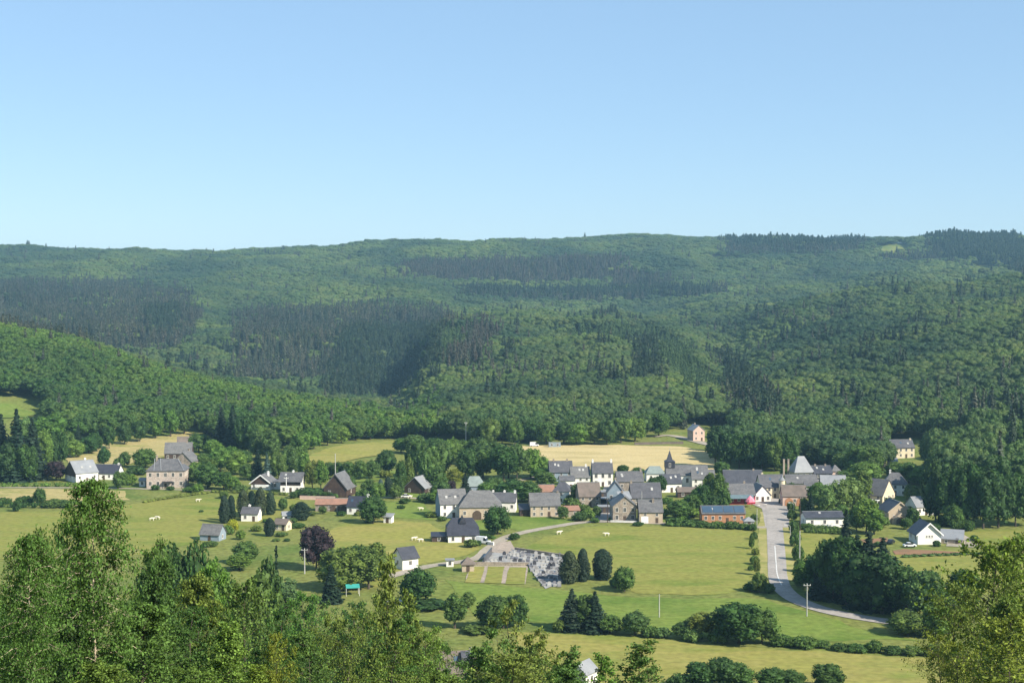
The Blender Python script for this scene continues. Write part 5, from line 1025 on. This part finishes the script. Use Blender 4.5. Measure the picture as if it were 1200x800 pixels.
car('dark car parked behind the left side of the cream gable house', 1044, 637, 60, 'car_dark'); car('white car parked on the lane before the brown cabin', 476, 583, 5); car('white van parked on the forecourt beside the lone half hipped barn', 566, 637, -20, 'car_white', True)
def parasol():
    p = at(879, 594); o = tag(empty('parasol', p), 'large pink parasol standing in front of the red cafe', 'parasol')
    add_part(o, 'pole', 'metal', lambda b: b.tube([(0, 0, 0), (0, 0, 4.2)], [.06, .05], 6)); add_part(o, 'canopy', 'parasol', lambda b: b.tube([(0, 0, 2.2), (0, 0, 3.1), (0, 0, 4.5)], [2.0, 1.6, .08], 8))
parasol()
for k, (x, y) in enumerate([(860, 595), (889, 594), (897, 593)]):
    p = at(x, y); o = tag(empty('cafe_table', p), ['round cafe table on the terrace left of the pink parasol', 'round cafe table just right of the pink parasol', 'round cafe table farthest right before the white gable house'][k], 'table', 'cafe tables')
    add_part(o, 'tabletop', 'white', lambda b: b.tube([(0, 0, .72), (0, 0, .78)], [.55, .55], 10)); add_part(o, 'leg', 'metal', lambda b: b.tube([(0, 0, 0), (0, 0, .72)], [.05, .05], 6))
# cows
def cow_mesh():
    me = bpy.data.meshes.new('white_cow')
    J = [((0, 0, 1.05), .36), ((.6, 0, 1.08), .36), ((-.7, 0, 1.1), .33), ((1.0, 0, 1.2), .22), ((1.3, 0, 1.3), .16), ((1.65, 0, 1.15), .11), ((.62, .22, .6), .12), ((.62, .22, .05), .07), ((.62, -.22, .6), .12), ((.62, -.22, .05), .07), ((-.75, .22, .65), .15), ((-.68, .22, .35), .08), ((-.75, .22, .05), .07), ((-.75, -.22, .65), .15), ((-.68, -.22, .35), .08), ((-.75, -.22, .05), .07), ((-1.05, 0, 1.1), .06), ((-1.1, 0, .6), .03)]
    E = [(0, 1), (0, 2), (1, 3), (3, 4), (4, 5), (1, 6), (6, 7), (1, 8), (8, 9), (2, 10), (10, 11), (11, 12), (2, 13), (13, 14), (14, 15), (2, 16), (16, 17)]
    me.from_pydata([j[0] for j in J], E, []); o = bpy.data.objects.new('tmp', me); C.objects.link(o)
    sk = o.modifiers.new('skin', 'SKIN')
    for v, j in zip(me.skin_vertices[0].data, J): v.radius = (j[1], j[1])
    me.skin_vertices[0].data[0].use_root = True
    o.modifiers.new('s', 'SUBSURF').levels = 1
    dg = bpy.context.evaluated_depsgraph_get(); out = bpy.data.meshes.new_from_object(o.evaluated_get(dg)); bpy.data.objects.remove(o); out.name = 'white_cow'; out.materials.append(M['hide']); return out
CW_ME = cow_mesh()
for x, y, r, lb in [(485, 633, 20, 'white cow grazing left of the lone half hipped barn'), (493, 635, 200, 'second white cow nearer the lone half hipped barn'), (178, 610, 10, 'white cow on the left pasture behind the birch'), (185, 608.5, 160, 'white cow beside another on the left pasture right of the birch'), (480, 584, 30, 'white cow in the strip left of the farmhouse'), (493.5, 598, 190, 'white cow close to the shaded blue grey farm gable'), (232, 588, 0, 'white cow alone high on the left pasture below the lane'), (655, 626, 20, None), (711, 628, 190, None)]:
    p = at(x, y)
    o = obj('cow', CW_ME, None, None, p, R(r)); o.scale = (.9, .9, .9)
    tag(o, lb or ('pale cow near the lane corner of the big meadow' if x < 700 else 'pale cow below the stone gable house in the meadow'), 'cow', 'white cows')
def pool():
    p = at(413, 697); o = tag(empty('garden_tent', p, R(12)), 'turquoise garden tent among the trees at the slope foot', 'tent')
    add_part(o, 'canopy', 'teal', lambda b: b.prism([(-1.5, 2.2), (1.5, 2.2), (1.5, 2.4), (0, 3.1), (-1.5, 2.4)], 'x', -1.9, 1.9))
    for x in (-1.8, 1.8):
        for y in (-1.4, 1.4): add_part(o, 'leg', 'white', lambda b: b.tube([(x, y, 0), (x, y, 2.25)], [.05, .05], 6))
pool()
